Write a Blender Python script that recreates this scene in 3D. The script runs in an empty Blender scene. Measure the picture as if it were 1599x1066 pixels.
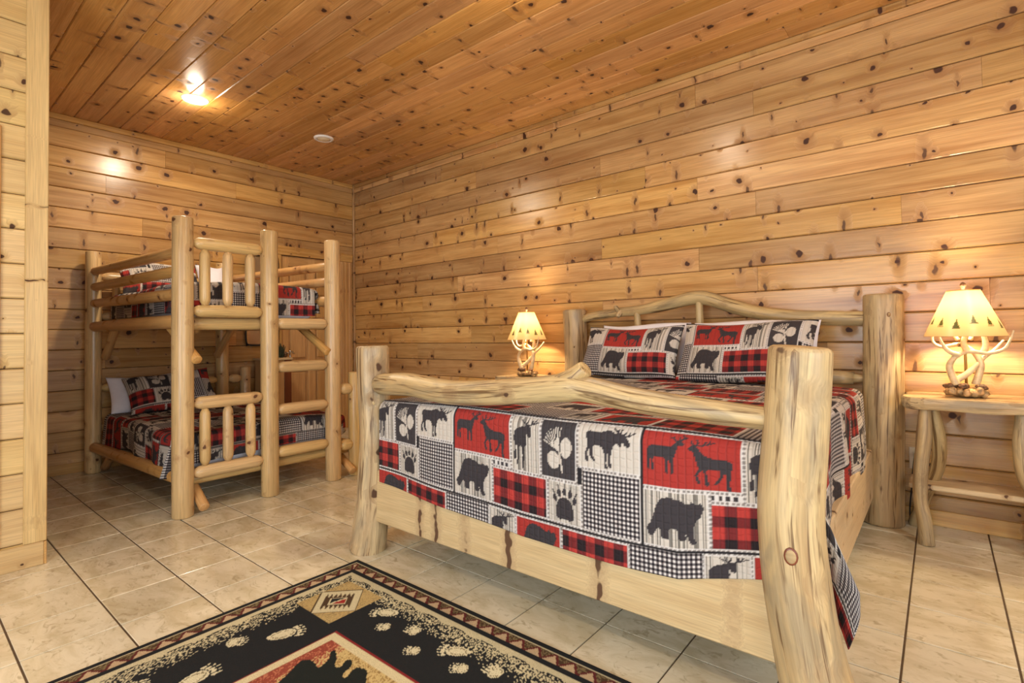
import bpy, math, random
import numpy as np
from mathutils import Matrix, Vector

random.seed(7)
rng = np.random.default_rng(7)
scene = bpy.context.scene
COL = scene.collection

# ------------------------------------------------------------------ camera
F_PX, YAW, PITCH, ROLL, SHIFT = 811.96, 129.475, 1.344, -0.874, -28.98
CAM = Vector((6.1717, -4.1165, 1.2))
def cam_axes():
    y, p, r = map(math.radians, (YAW, PITCH, ROLL))
    f = Vector((math.cos(p) * math.cos(y), math.cos(p) * math.sin(y), math.sin(p)))
    ri = f.cross(Vector((0, 0, 1))).normalized()
    up = ri.cross(f)
    c, s = math.cos(r), math.sin(r)
    return c * ri + s * up, -s * ri + c * up, f
RI, UP, FW = cam_axes()
cd = bpy.data.cameras.new('camera')
cd.sensor_fit = 'HORIZONTAL'
cd.sensor_width = 36.0
cd.lens = 36.0 * F_PX / 1599
cd.shift_y = SHIFT / 1599
cd.clip_start = 0.05
cam = bpy.data.objects.new('camera', cd)
m = Matrix((RI, UP, -FW)).transposed().to_4x4()
m.translation = CAM
cam.matrix_world = m
COL.objects.link(cam)
scene.camera = cam

# ------------------------------------------------------------------ light
world = bpy.data.worlds.new('world')
world.use_nodes = True
bgn = world.node_tree.nodes['Background']
bgn.inputs[0].default_value = (0.78, 0.90, 1.0, 1)
bgn.inputs[1].default_value = 14.0
scene.world = world
vs = scene.view_settings
vs.view_transform = 'Standard'
vs.look = 'None'
vs.exposure = -0.6
vs.gamma = 1.0
vs.use_curve_mapping = False

XF, YL, ZC = 8.3, -5.9, 3.28          # front wall, left wall, ceiling
def portal(loc, rot, sx, sy):
    l = bpy.data.lights.new('window_portal', 'AREA')
    l.shape = 'RECTANGLE'; l.size = sx; l.size_y = sy
    l.cycles.is_portal = True
    o = bpy.data.objects.new('window_portal', l)
    o.location = loc; o.rotation_euler = rot
    COL.objects.link(o)
WIN_F = (-5.2, -2.6, 0.5, 2.5)        # opening in the front wall (y0,y1,z0,z1)
WIN_L = (4.0, 6.8, 0.05, 2.35)        # opening in the left wall (x0,x1,z0,z1)
portal((XF + 0.02, sum(WIN_F[:2]) / 2, sum(WIN_F[2:]) / 2), (0, math.radians(90), 0), 2.0, 2.6)
portal((sum(WIN_L[:2]) / 2, YL - 0.02, sum(WIN_L[2:]) / 2), (math.radians(90), 0, 0), 2.8, 2.3)
LAMP_W, CAN_W = 75.0, 13.0
CANS = [(1.25, -2.405), (4.40, -1.96), (7.2, -1.96), (4.40, -4.5), (7.2, -4.5)]  # last three are unseen extras, added to light the rest of the room

# ------------------------------------------------------------------ helpers
def lin(c):
    c = np.asarray(c, float) / 255.0
    return np.where(c <= 0.04045, c / 12.92, ((c + 0.055) / 1.055) ** 2.4)
def L4(*c):
    return (*lin(c), 1.0)

def tag(o, label=None, cat=None, group=None, kind=None):
    if label: o['label'] = label
    if cat: o['category'] = cat
    if group: o['group'] = group
    if kind: o['kind'] = kind
    return o

def empty(name, loc, label, cat, group=None):
    o = bpy.data.objects.new(name, None)
    o.empty_display_size = 0.1
    o.location = loc
    COL.objects.link(o)
    return tag(o, label, cat, group)

def put_parent(o, parent):
    if parent is not None:
        o.parent = parent
        loc = Vector((0, 0, 0))
        q = parent
        M = Matrix.Identity(4)
        while q is not None:
            M = q.matrix_basis.copy() @ M if q.parent is None else q.matrix_parent_inverse @ q.matrix_basis @ M
            q = q.parent
        o.matrix_parent_inverse = M.inverted()

def mesh_obj(name, V, Fc, mat, parent=None, gc=None, col=None, quv=None, smooth=False, weave=None):
    me = bpy.data.meshes.new(name)
    V = np.asarray(V, dtype=np.float32)
    if isinstance(Fc, np.ndarray):
        n, k = Fc.shape
        me.vertices.add(len(V)); me.vertices.foreach_set('co', V.ravel())
        me.loops.add(n * k); me.loops.foreach_set('vertex_index', Fc.astype(np.int32).ravel())
        me.polygons.add(n)
        me.polygons.foreach_set('loop_start', np.arange(0, n * k, k, dtype=np.int32))
        me.polygons.foreach_set('loop_total', np.full(n, k, dtype=np.int32))
        me.update(calc_edges=True)
        me.validate()
    else:
        me.from_pydata([tuple(v) for v in V], [], Fc)
        me.update()
    if gc is not None:
        a = me.attributes.new('gc', 'FLOAT_VECTOR', 'POINT')
        a.data.foreach_set('vector', np.asarray(gc, dtype=np.float32).ravel())
    if col is not None:
        a = me.attributes.new('print', 'FLOAT_COLOR', 'POINT')
        c4 = np.ones((len(V), 4), dtype=np.float32); c4[:, :3] = col
        a.data.foreach_set('color', c4.ravel())
    if quv is not None:
        a = me.attributes.new('quv', 'FLOAT_VECTOR', 'POINT')
        q3 = np.zeros((len(V), 3), dtype=np.float32); q3[:, :quv.shape[1]] = quv
        a.data.foreach_set('vector', q3.ravel())
    if weave is not None:
        a = me.attributes.new('weave', 'FLOAT_VECTOR', 'POINT')
        q3 = np.zeros((len(V), 3), dtype=np.float32); q3[:, :2] = weave
        a.data.foreach_set('vector', q3.ravel())
    if smooth:
        me.polygons.foreach_set('use_smooth', np.ones(len(me.polygons), dtype=bool))
    me.materials.append(mat)
    o = bpy.data.objects.new(name, me)
    COL.objects.link(o)
    put_parent(o, parent)
    return o

class MB:
    """collects verts / faces / grain coordinates of one part"""
    def __init__(s): s.V = []; s.F = []; s.G = []
    def add(s, V, F, G=None):
        k = len(s.V)
        s.V += [tuple(v) for v in V]
        s.G += [tuple(g) for g in (G if G is not None else V)]
        s.F += [tuple(i + k for i in f) for f in F]
    def build(s, name, mat, parent=None, smooth=False):
        return mesh_obj(name, s.V, s.F, mat, parent, gc=s.G, smooth=smooth)

def box_geo(lo, hi, ch=0.0):
    """box with chamfered edges; returns verts, faces"""
    lo = np.array(lo, float); hi = np.array(hi, float)
    if ch <= 0:
        V = [(x, y, z) for x in (lo[0], hi[0]) for y in (lo[1], hi[1]) for z in (lo[2], hi[2])]
        return V, [(0, 1, 3, 2), (4, 6, 7, 5), (0, 4, 5, 1), (2, 3, 7, 6), (0, 2, 6, 4), (1, 5, 7, 3)]
    import bmesh
    bm = bmesh.new()
    bmesh.ops.create_cube(bm, size=1)
    for v in bm.verts:
        v.co = Vector([lo[i] if v.co[i] < 0 else hi[i] for i in range(3)])
    bmesh.ops.bevel(bm, geom=list(bm.edges), offset=ch, segments=1, affect='EDGES', profile=0.5)
    bm.verts.index_update()
    V = [tuple(v.co) for v in bm.verts]
    F = [tuple(v.index for v in f.verts) for f in bm.faces]
    bm.free()
    return V, F

AX = {'x': (0, 1, 2), 'y': (1, 2, 0), 'z': (2, 0, 1)}
def grain(V, axis='x', off=None):
    V = np.asarray(V, float)
    if off is None: off = rng.uniform(0, 40, 3)
    return V[:, list(AX[axis])] + off

def box(name, lo, hi, mat, parent=None, axis='x', ch=0.004):
    V, F = box_geo(lo, hi, ch)
    return mesh_obj(name, V, F, mat, parent, gc=grain(V, axis))

def catmull(P, R, step):
    P = np.asarray(P, float); R = np.asarray(R, float)
    n = len(P)
    if n == 2:
        k = max(2, int(np.linalg.norm(P[1] - P[0]) / step) + 1)
        t = np.linspace(0, 1, k)[:, None]
        return P[0] * (1 - t) + P[1] * t, R[0] * (1 - t[:, 0]) + R[1] * t[:, 0]
    Q = np.vstack([2 * P[0] - P[1], P, 2 * P[-1] - P[-2]])
    RR = np.concatenate([[R[0]], R, [R[-1]]])
    oP, oR = [], []
    for i in range(1, n):
        k = max(2, int(np.linalg.norm(Q[i + 1] - Q[i]) / step) + 1)
        for t in np.linspace(0, 1, k, endpoint=(i == n - 1)):
            p0, p1, p2, p3 = Q[i - 1:i + 3]
            oP.append(0.5 * (2 * p1 + (p2 - p0) * t + (2 * p0 - 5 * p1 + 4 * p2 - p3) * t * t + (3 * p1 - p0 - 3 * p2 + p3) * t ** 3))
            a = t * t * (3 - 2 * t)
            oR.append(RR[i] * (1 - a) + RR[i + 1] * a)
    return np.array(oP), np.array(oR)

def tube_geo(P, R, seg=16, step=0.04, bump=0.0, cap=0.01, flute=0.0):
    P, R = catmull(P, R, step)
    n = len(P)
    # rounded end rings
    d0 = P[1] - P[0]; d0 /= np.linalg.norm(d0)
    d1 = P[-1] - P[-2]; d1 /= np.linalg.norm(d1)
    if cap > 0:
        P = np.vstack([P[0], P[0] + d0 * cap * 0.35, P[0] + d0 * cap, P[1:-1], P[-1] - d1 * cap, P[-1] - d1 * cap * 0.35, P[-1]])
        R = np.concatenate([[R[0] - cap, R[0] - cap * 0.35, R[0]], R[1:-1], [R[-1], R[-1] - cap * 0.35, R[-1] - cap]])
        R = np.maximum(R, 0.0008)
    n = len(P)
    T = np.gradient(P, axis=0); T /= np.linalg.norm(T, axis=1)[:, None] + 1e-12
    a = np.array([0, 0, 1.0]) if abs(T[0][2]) < 0.9 else np.array([1.0, 0, 0])
    nrm = np.cross(T[0], a); nrm /= np.linalg.norm(nrm)
    th = np.linspace(0, 2 * np.pi, seg, endpoint=False)
    ph = rng.uniform(0, 6.28, 12)
    s = np.concatenate([[0], np.cumsum(np.linalg.norm(np.diff(P, axis=0), axis=1))])
    V, G = [], []
    off = rng.uniform(0, 40, 3)
    for i in range(n):
        nrm = nrm - T[i] * nrm.dot(T[i]); nrm /= np.linalg.norm(nrm)
        b = np.cross(T[i], nrm)
        r = R[i] * (1 + bump * (0.6 * np.sin(2 * th + ph[0] + 2.1 * s[i]) + 0.5 * np.sin(3 * th + ph[1] - 3.7 * s[i]) + 0.45 * np.sin(9 * s[i] + ph[2] + th) + 0.3 * np.sin(21 * s[i] + ph[3] + 2 * th))
                    + flute * (np.sin(5 * th + ph[4] + 0.8 * np.sin(2.5 * s[i] + ph[5])) + 0.6 * np.sin(8 * th + ph[6] + 0.5 * s[i])))
        V += [P[i] + r[j] * (math.cos(th[j]) * nrm + math.sin(th[j]) * b) for j in range(seg)]
        G += [(s[i] + off[0], R[i] * math.cos(th[j]) + off[1], R[i] * math.sin(th[j]) + off[2]) for j in range(seg)]
    F = [(i * seg + j, i * seg + (j + 1) % seg, (i + 1) * seg + (j + 1) % seg, (i + 1) * seg + j) for i in range(n - 1) for j in range(seg)]
    F += [tuple(reversed(range(seg))), tuple(range((n - 1) * seg, n * seg))]
    return V, F, G

def log(name, P, R, mat, parent=None, seg=16, step=0.05, bump=0.012, cap=0.012, flute=0.0):
    V, F, G = tube_geo(P, R, seg, step, bump, cap, flute)
    return mesh_obj(name, V, F, mat, parent, gc=G, smooth=True)

def peg(name, a, b, r, mat, parent, taper=0.035, tip=0.45, seg=14):
    """rail or spindle whose ends are turned down like a sharpened pencil"""
    a = np.array(a, float); b = np.array(b, float); d = (b - a); L = np.linalg.norm(d); d /= L; taper = min(taper, 0.22 * L); ex = min(0.02, 0.08 * L)
    P = [a, a + d * taper, a + d * (taper + ex)] + [a + d * L * t for t in (0.35, 0.65)] + [b - d * (taper + ex), b - d * taper, b]
    R = [r * tip, r * 0.93, r, r * 1.02, r * 1.01, r, r * 0.93, r * tip]
    V, F, G = [], [], []
    ph = rng.uniform(0, 6.28, 4)
    P = np.array(P); n = len(P)
    ax = np.array([0, 0, 1.0]) if abs(d[2]) < 0.9 else np.array([1.0, 0, 0])
    n1 = np.cross(d, ax); n1 /= np.linalg.norm(n1); n2 = np.cross(d, n1)
    off = rng.uniform(0, 40, 3)
    for i in range(n):
        for j in range(seg):
            t = 2 * math.pi * j / seg
            rr = R[i] * (1 + 0.02 * math.sin(2 * t + ph[0] + i) + 0.015 * math.sin(3 * t + ph[1] - i))
            V.append(P[i] + rr * (math.cos(t) * n1 + math.sin(t) * n2))
            G.append((np.dot(P[i] - a, d) + off[0], R[i] * math.cos(t) + off[1], R[i] * math.sin(t) + off[2]))
    F = [(i * seg + j, i * seg + (j + 1) % seg, (i + 1) * seg + (j + 1) % seg, (i + 1) * seg + j) for i in range(n - 1) for j in range(seg)]
    F += [tuple(reversed(range(seg))), tuple(range((n - 1) * seg, n * seg))]
    return mesh_obj(name, V, F, mat, parent, gc=G, smooth=True)

def copy_tree(o, parent=None):
    c = o.copy(); COL.objects.link(c)
    if parent is not None: c.parent = parent
    for ch in list(o.children): copy_tree(ch, c)
    return c

# ------------------------------------------------------------------ materials
class NT:
    def __init__(s, name):
        s.m = bpy.data.materials.new(name); s.m.use_nodes = True
        s.t = s.m.node_tree; s.t.nodes.clear()
        s.out = s.n('ShaderNodeOutputMaterial')
    def n(s, typ, **kw):
        nd = s.t.nodes.new(typ)
        for k, v in kw.items(): setattr(nd, k, v)
        return nd
    def set(s, sock, v):
        if isinstance(v, bpy.types.NodeSocket): s.t.links.new(v, sock)
        elif v is not None: sock.default_value = v
    def math(s, op, a, b=None, c=None, clamp=False):
        nd = s.n('ShaderNodeMath', operation=op); nd.use_clamp = clamp
        for i, v in enumerate((a, b, c)):
            if v is not None: s.set(nd.inputs[i], v)
        return nd.outputs[0]
    def vmath(s, op, a, b=None):
        nd = s.n('ShaderNodeVectorMath', operation=op)
        s.set(nd.inputs[0], a)
        if b is not None: s.set(nd.inputs[1], b)
        return nd.outputs[0]
    def mix(s, fac, a, b, typ='MIX'):
        nd = s.n('ShaderNodeMix', data_type='RGBA', blend_type=typ)
        s.set(nd.inputs[0], fac); s.set(nd.inputs[6], a); s.set(nd.inputs[7], b)
        return nd.outputs[2]
    def noise(s, vec, scale=1.0, detail=2.0, rough=0.5, dist=0.0):
        nd = s.n('ShaderNodeTexNoise')
        s.set(nd.inputs['Vector'], vec); nd.inputs['Scale'].default_value = scale
        nd.inputs['Detail'].default_value = detail; nd.inputs['Roughness'].default_value = rough
        nd.inputs['Distortion'].default_value = dist
        return nd.outputs['Fac']
    def ramp(s, v, a, b, ca=0.0, cb=1.0, smooth=True):
        nd = s.n('ShaderNodeMapRange'); nd.interpolation_type = 'SMOOTHSTEP' if smooth else 'LINEAR'
        for i, x in enumerate((v, a, b, ca, cb)): s.set(nd.inputs[i], x)
        return nd.outputs[0]
    def bsdf(s, col, rough=0.5, spec=0.5, normal=None, **kw):
        p = s.n('ShaderNodeBsdfPrincipled')
        s.set(p.inputs['Base Color'], col); s.set(p.inputs['Roughness'], rough)
        p.inputs['Specular IOR Level'].default_value = spec
        for k, v in kw.items(): s.set(p.inputs[k.replace('_', ' ')], v)
        if normal is not None: s.set(p.inputs['Normal'], normal)
        s.t.links.new(p.outputs[0], s.out.inputs[0])
        return p
    def bump(s, h, strength=0.3, dist=0.01):
        b = s.n('ShaderNodeBump'); b.inputs['Strength'].default_value = strength; b.inputs['Distance'].default_value = dist
        s.set(b.inputs['Height'], h)
        return b.outputs[0]

def wood(name, light, dark, knot, rough=0.33, knots=(5.0, 0.5, 0.075), spikes=(5.0, 1.5, 0.35, 0.05), dims='2D', vary=0.17, grain_amt=0.95, patch=0.0, patchcol=(150, 140, 120), streak=0.0):
    t = NT(name)
    at = t.n('ShaderNodeAttribute', attribute_name='gc')
    oi = t.n('ShaderNodeObjectInfo')
    r = oi.outputs['Random']
    off = t.n('ShaderNodeCombineXYZ')
    t.set(off.inputs[0], t.math('MULTIPLY', r, 31.7)); t.set(off.inputs[1], t.math('MULTIPLY', r, 17.3)); t.set(off.inputs[2], t.math('MULTIPLY', r, 57.1))
    P = t.vmath('ADD', at.outputs['Vector'], off.outputs[0])
    # knots
    def vor(vec, scl):
        v = t.n('ShaderNodeTexVoronoi', voronoi_dimensions=dims, feature='F1')
        t.set(v.inputs['Vector'], t.vmath('MULTIPLY', vec, scl)); v.inputs['Scale'].default_value = 1.0
        sp = t.n('ShaderNodeSeparateColor'); t.set(sp.inputs[0], v.outputs['Color'])
        return v.outputs['Distance'], sp.outputs[0], sp.outputs[1]
    wn = t.n('ShaderNodeTexNoise'); t.set(wn.inputs['Vector'], P); wn.inputs['Scale'].default_value = 22.0; wn.inputs['Detail'].default_value = 1.0
    Pw = t.vmath('ADD', P, t.vmath('MULTIPLY', t.vmath('SUBTRACT', wn.outputs['Color'], (0.5, 0.5, 0.5)), (0.034, 0.034, 0.034)))
    d, c1, c2 = vor(Pw, (knots[0], knots[0] * 1.05, knots[0]))
    rk = t.math('MULTIPLY', t.ramp(c2, 0.15, 1.0, 0.22, 1.0), knots[2])
    has = t.math('GREATER_THAN', c1, 1 - knots[1])
    k1 = t.math('MULTIPLY', t.ramp(d, t.math('MULTIPLY', rk, 0.75), t.math('MULTIPLY', rk, 1.1), 1.0, 0.0), has)
    h1 = t.math('MULTIPLY', t.ramp(d, t.math('MULTIPLY', rk, 0.8), t.math('MULTIPLY', rk, 3.6), 1.0, 0.0), has)
    e, e1, e2 = vor(Pw, (spikes[0], spikes[1], spikes[1]))
    hs = t.math('GREATER_THAN', e1, 1 - spikes[2])
    re = t.math('MULTIPLY', t.ramp(e2, 0.0, 1.0, 0.45, 1.0), spikes[3])
    k2 = t.math('MULTIPLY', t.ramp(e, t.math('MULTIPLY', re, 0.5), re, 1.0, 0.0), hs)
    h2 = t.math('MULTIPLY', t.ramp(e, re, t.math('MULTIPLY', re, 3.5), 0.8, 0.0), hs)
    K = t.math('MAXIMUM', k1, t.math('MULTIPLY', k2, 0.85))
    H = t.math('MAXIMUM', h1, h2)
    # grain
    bend = t.n('ShaderNodeCombineXYZ'); t.set(bend.inputs[1], t.math('MULTIPLY', H, 0.035))
    Pg = t.vmath('ADD', P, bend.outputs[0])
    g1 = t.noise(t.vmath('MULTIPLY', Pg, (0.8, 17.0, 17.0)), 1.0, 3.0, 0.6, 0.6)
    g2 = t.noise(t.vmath('MULTIPLY', Pg, (5.0, 170.0, 170.0)), 1.0, 2.0, 0.6)
    g3 = t.noise(t.vmath('MULTIPLY', P, (1.7, 3.5, 3.5)), 1.0, 2.0)
    f = t.math('ADD', t.math('MULTIPLY', t.ramp(g1, 0.3, 0.75), 0.62), t.math('MULTIPLY', t.ramp(g3, 0.3, 0.8), 0.3))
    f = t.math('MULTIPLY', f, grain_amt)
    col = t.mix(f, L4(*light), L4(*dark))
    if patch > 0:
        pn = t.noise(t.vmath('MULTIPLY', P, (2.2, 9.0, 9.0)), 1.0, 4.0, 0.65, 0.8)
        col = t.mix(t.math('MULTIPLY', t.ramp(pn, 0.46, 0.64), patch), col, L4(*patchcol))
    if streak > 0:
        sn = t.noise(t.vmath('MULTIPLY', P, (1.6, 34.0, 34.0)), 1.0, 3.0, 0.7, 1.2)
        col = t.mix(t.math('MULTIPLY', t.ramp(sn, 0.52, 0.66), streak), col, L4(98, 70, 42))
    fine = t.ramp(g2, 0.25, 0.75, 0.84, 1.1)
    val = t.math('MULTIPLY', fine, t.ramp(r, 0.0, 1.0, 1.0 - vary, 1.0 + vary * 0.45, smooth=False))
    hsv = t.n('ShaderNodeHueSaturation')
    t.set(hsv.inputs['Color'], col); t.set(hsv.inputs['Value'], val)
    r2 = t.math('FRACT', t.math('MULTIPLY', r, 7.31))
    t.set(hsv.inputs['Hue'], t.ramp(r2, 0.0, 1.0, 0.498, 0.503, smooth=False))
    t.set(hsv.inputs['Saturation'], t.ramp(r2, 0.0, 1.0, 0.96, 1.05, smooth=False))
    col = t.mix(t.math('MULTIPLY', H, 0.5), hsv.outputs[0], L4(*[0.75 * a + 0.25 * b for a, b in zip(dark, knot)]))
    col = t.mix(K, col, L4(*knot))
    hgt = t.math('ADD', t.math('MULTIPLY', g2, 0.5), g1)
    t.bsdf(col, t.math('ADD', rough, t.math('MULTIPLY', H, 0.4)), 0.4, t.bump(hgt, 0.14, 0.004))
    return t.m

M = {}
M['wall'] = wood('pine_wall', (212, 168, 108), (158, 106, 54), (66, 34, 15), rough=0.24, knots=(5.0, 0.5, 0.125), spikes=(6.5, 2.1, 0.5, 0.105), vary=0.26)
M['ceil'] = wood('pine_ceiling', (216, 162, 100), (170, 114, 60), (62, 32, 15), rough=0.24, vary=0.22, knots=(5.2, 0.5, 0.115), spikes=(6.5, 2.1, 0.45, 0.095))
M['pale'] = wood('pine_partition', (216, 184, 126), (186, 148, 90), (74, 46, 24), rough=0.38, vary=0.12, knots=(6.0, 0.55, 0.12))
M['log'] = wood('peeled_log', (212, 178, 122), (168, 126, 76), (90, 54, 26), rough=0.30, dims='3D', vary=0.10, knots=(9.5, 0.8, 0.15), spikes=(5.0, 2.5, 0.1, 0.05), grain_amt=0.75, streak=0.25)
M['rail'] = wood('orange_log', (206, 160, 100), (168, 116, 66), (92, 52, 26), rough=0.36, dims='3D', vary=0.10, knots=(9.5, 0.8, 0.15), spikes=(5.0, 2.5, 0.1, 0.05), grain_amt=0.8, streak=0.2)
M['big'] = wood('weathered_log', (200, 174, 126), (148, 114, 72), (74, 48, 28), rough=0.42, dims='3D', vary=0.06, knots=(7.0, 0.7, 0.17), spikes=(5.0, 4.0, 0.3, 0.12), grain_amt=1.0, patch=0.65, patchcol=(142, 126, 98), streak=0.9)
M['plank'] = wood('bed_plank', (208, 182, 138), (182, 150, 106), (88, 60, 38), rough=0.42, vary=0.06, knots=(6.5, 0.6, 0.11), spikes=(5.0, 3.5, 0.25, 0.05), grain_amt=0.85)
M['door'] = wood('pine_door', (206, 160, 100), (170, 122, 70), (80, 46, 24), rough=0.32, vary=0.08, knots=(3.0, 0.2, 0.05), spikes=(2, 1, 0.0, 0.01))
M['red'] = wood('dark_red_wood', (120, 62, 38), (84, 40, 24), (50, 24, 14), rough=0.35, vary=0.05, knots=(3.0, 0.1, 0.05), spikes=(2, 1, 0.0, 0.01))

def plain(name, rgb, rough=0.5, spec=0.5, metal=0.0, nscale=0, namt=0.15, emis=None, es=0.0, bump=0.0):
    t = NT(name)
    col = L4(*rgb)
    nrm = None
    if nscale:
        tc = t.n('ShaderNodeTexCoord')
        nz = t.noise(tc.outputs['Object'], nscale, 4.0, 0.6)
        col = t.mix(t.ramp(nz, 0.3, 0.7, 0.0, 1.0), tuple(c * (1 - namt) for c in L4(*rgb)[:3]) + (1,), tuple(min(1, c * (1 + namt)) for c in L4(*rgb)[:3]) + (1,))
        if bump: nrm = t.bump(nz, bump, 0.01)
    p = t.bsdf(col, rough, spec, nrm, Metallic=metal)
    if emis is not None:
        p.inputs['Emission Color'].default_value = (*emis, 1); p.inputs['Emission Strength'].default_value = es
    return t.m
M['backing'] = plain('groove_backing', (62, 38, 20), 0.8)
M['grout'] = plain('grout', (84, 66, 46), 0.85, nscale=30)
M['sheet'] = plain('white_sheet', (222, 220, 226), 0.85, 0.2, nscale=8, namt=0.05)
M['black'] = plain('black_rubber', (22, 20, 20), 0.5)
M['ivory'] = plain('ivory_plastic', (226, 205, 168), 0.4)
M['white'] = plain('white_enamel', (236, 232, 224), 0.35)
M['steel'] = plain('steel', (190, 188, 184), 0.25, 0.5, 1.0)
M['brass'] = plain('brass', (168, 128, 66), 0.3, 0.5, 1.0)
M['lens'] = plain('lamp_lens', (255, 244, 224), 0.4, emis=(1.0, 0.86, 0.66), es=22.0)
M['antler'] = plain('antler_resin', (214, 186, 140), 0.4, nscale=26, namt=0.22)
M['stone'] = plain('brown_stone', (172, 138, 92), 0.6, nscale=40, namt=0.5, bump=0.6)
M['cone'] = plain('pine_cone', (104, 72, 44), 0.6, nscale=90, namt=0.55, bump=0.9)
M['green'] = plain('dark_greenery', (44, 50, 28), 0.7, nscale=60, namt=0.4)
M['bulb'] = plain('bulb', (255, 240, 210), 0.4, emis=(1.0, 0.80, 0.5), es=12.0)
M['mirror'] = plain('mirror_glass', (150, 130, 104), 0.12, 0.5, 0.6)

def tile_mat():
    t = NT('ceramic_tile')
    tc = t.n('ShaderNodeTexCoord'); oi = t.n('ShaderNodeObjectInfo'); r = oi.outputs['Random']
    geo = t.n('ShaderNodeNewGeometry')
    off = t.n('ShaderNodeCombineXYZ')
    for i, k in enumerate((23.0, 41.0, 13.0)): t.set(off.inputs[i], t.math('MULTIPLY', r, k))
    P = t.vmath('ADD', geo.outputs['Position'], off.outputs[0])
    n1 = t.noise(t.vmath('MULTIPLY', P, (2.6, 5.0, 3.0)), 1.5, 5.0, 0.62, 0.7)
    n2 = t.noise(t.vmath('MULTIPLY', P, (9.0, 15.0, 9.0)), 1.5, 4.0, 0.65, 1.2)
    col = t.mix(t.ramp(n1, 0.35, 0.68), L4(220, 209, 180), L4(196, 182, 148))
    col = t.mix(t.math('MULTIPLY', t.ramp(n2, 0.52, 0.72), 0.75), col, L4(166, 150, 116))
    hsv = t.n('ShaderNodeHueSaturation'); t.set(hsv.inputs['Color'], col)
    t.set(hsv.inputs['Value'], t.ramp(r, 0, 1, 0.92, 1.06, smooth=False))
    t.bsdf(hsv.outputs[0], t.ramp(n2, 0.3, 0.8, 0.16, 0.28), 0.5, t.bump(n1, 0.08, 0.004))
    return t.m
M['tile'] = tile_mat()

WHT, BEI, RED, DRK, BLK, MID = lin((198, 191, 184)), lin((186, 176, 163)), lin((150, 47, 40)), lin((54, 49, 51)), lin((34, 31, 33)), lin((128, 120, 114))
def cloth_mat(name, rough=0.85, quilt=True, pile=False):
    t = NT(name)
    a = t.n('ShaderNodeAttribute', attribute_name='print')
    nrm = None
    if quilt:
        q = t.n('ShaderNodeAttribute', attribute_name='quv')
        s = t.n('ShaderNodeSeparateXYZ'); t.set(s.inputs[0], q.outputs['Vector'])
        w = t.noise(t.vmath('MULTIPLY', q.outputs['Vector'], (9, 9, 9)), 1.0, 2.0)
        u = t.math('ADD', s.outputs[0], t.math('MULTIPLY', w, 0.006))
        l1 = t.math('PINGPONG', u, 0.0135)
        l1 = t.ramp(l1, 0.0, 0.006, 0.0, 1.0)
        v = t.math('ADD', s.outputs[1], t.math('MULTIPLY', t.noise(t.vmath('MULTIPLY', q.outputs['Vector'], (26, 14, 14)), 1.0, 2.0), 0.03))
        l2 = t.ramp(t.math('PINGPONG', v, 0.014), 0.0, 0.006, 0.35, 1.0)
        h = t.math('MULTIPLY', l1, l2)
        nrm = t.bump(h, 0.5, 0.005)
        mk = t.n('ShaderNodeAttribute', attribute_name='weave')
        ms = t.n('ShaderNodeSeparateXYZ'); t.set(ms.inputs[0], mk.outputs['Vector'])
        ca = t.math('LESS_THAN', t.math('FRACT', t.math('MULTIPLY', s.outputs[0], 1 / 0.0165)), 0.5)
        cb = t.math('LESS_THAN', t.math('FRACT', t.math('MULTIPLY', s.outputs[1], 1 / 0.0165)), 0.5)
        cs = t.math('MULTIPLY', t.math('ADD', ca, cb), 0.5)
        gcol = t.mix(t.ramp(cs, 0.0, 0.5, 0, 1, False), (*WHT, 1), t.mix(t.ramp(cs, 0.5, 1.0, 0, 1, False), L4(98, 90, 90), (*BLK, 1)))
        col = t.mix(ms.outputs[0], a.outputs['Color'], gcol)
        wn_ = t.n('ShaderNodeTexWhiteNoise', noise_dimensions='1D'); t.set(wn_.inputs['W'], t.math('FLOOR', t.math('MULTIPLY', s.outputs[0], 1 / 0.0042)))
        sv = t.ramp(wn_.outputs['Value'], 0.22, 0.42, 0.36, 1.0)
        col = t.mix(ms.outputs[1], col, t.mix(1.0, col, sv, 'MULTIPLY'))
        col = t.mix(t.ramp(l1, 0.0, 0.5, 0.16, 0.0), col, (0.05, 0.045, 0.045, 1))
    else:
        col = a.outputs['Color']
    if pile:
        tc = t.n('ShaderNodeTexCoord')
        nz = t.noise(tc.outputs['Object'], 420.0, 2.0, 0.6)
        nrm = t.bump(nz, 0.8, 0.004)
        col = t.mix(1.0, col, t.mix(t.ramp(nz, 0.3, 0.7), (0.65, 0.65, 0.65, 1), (1.2, 1.2, 1.2, 1)), 'MULTIPLY')
    t.bsdf(col, rough, 0.2, nrm)
    return t.m
M['quilt'] = cloth_mat('quilt_print')
M['rug'] = cloth_mat('woven_rug', 0.95, False, True)
def shade_mat():
    t = NT('lamp_shade')
    a = t.n('ShaderNodeAttribute', attribute_name='print')
    d = t.n('ShaderNodeBsdfPrincipled'); t.set(d.inputs['Base Color'], a.outputs['Color']); d.inputs['Roughness'].default_value = 0.3
    tr = t.n('ShaderNodeBsdfTranslucent'); t.set(tr.inputs[0], a.outputs['Color'])
    mx = t.n('ShaderNodeMixShader'); mx.inputs[0].default_value = 0.11
    t.t.links.new(d.outputs[0], mx.inputs[1]); t.t.links.new(tr.outputs[0], mx.inputs[2])
    t.t.links.new(mx.outputs[0], t.out.inputs[0])
    return t.m
M['shade'] = shade_mat()
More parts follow.
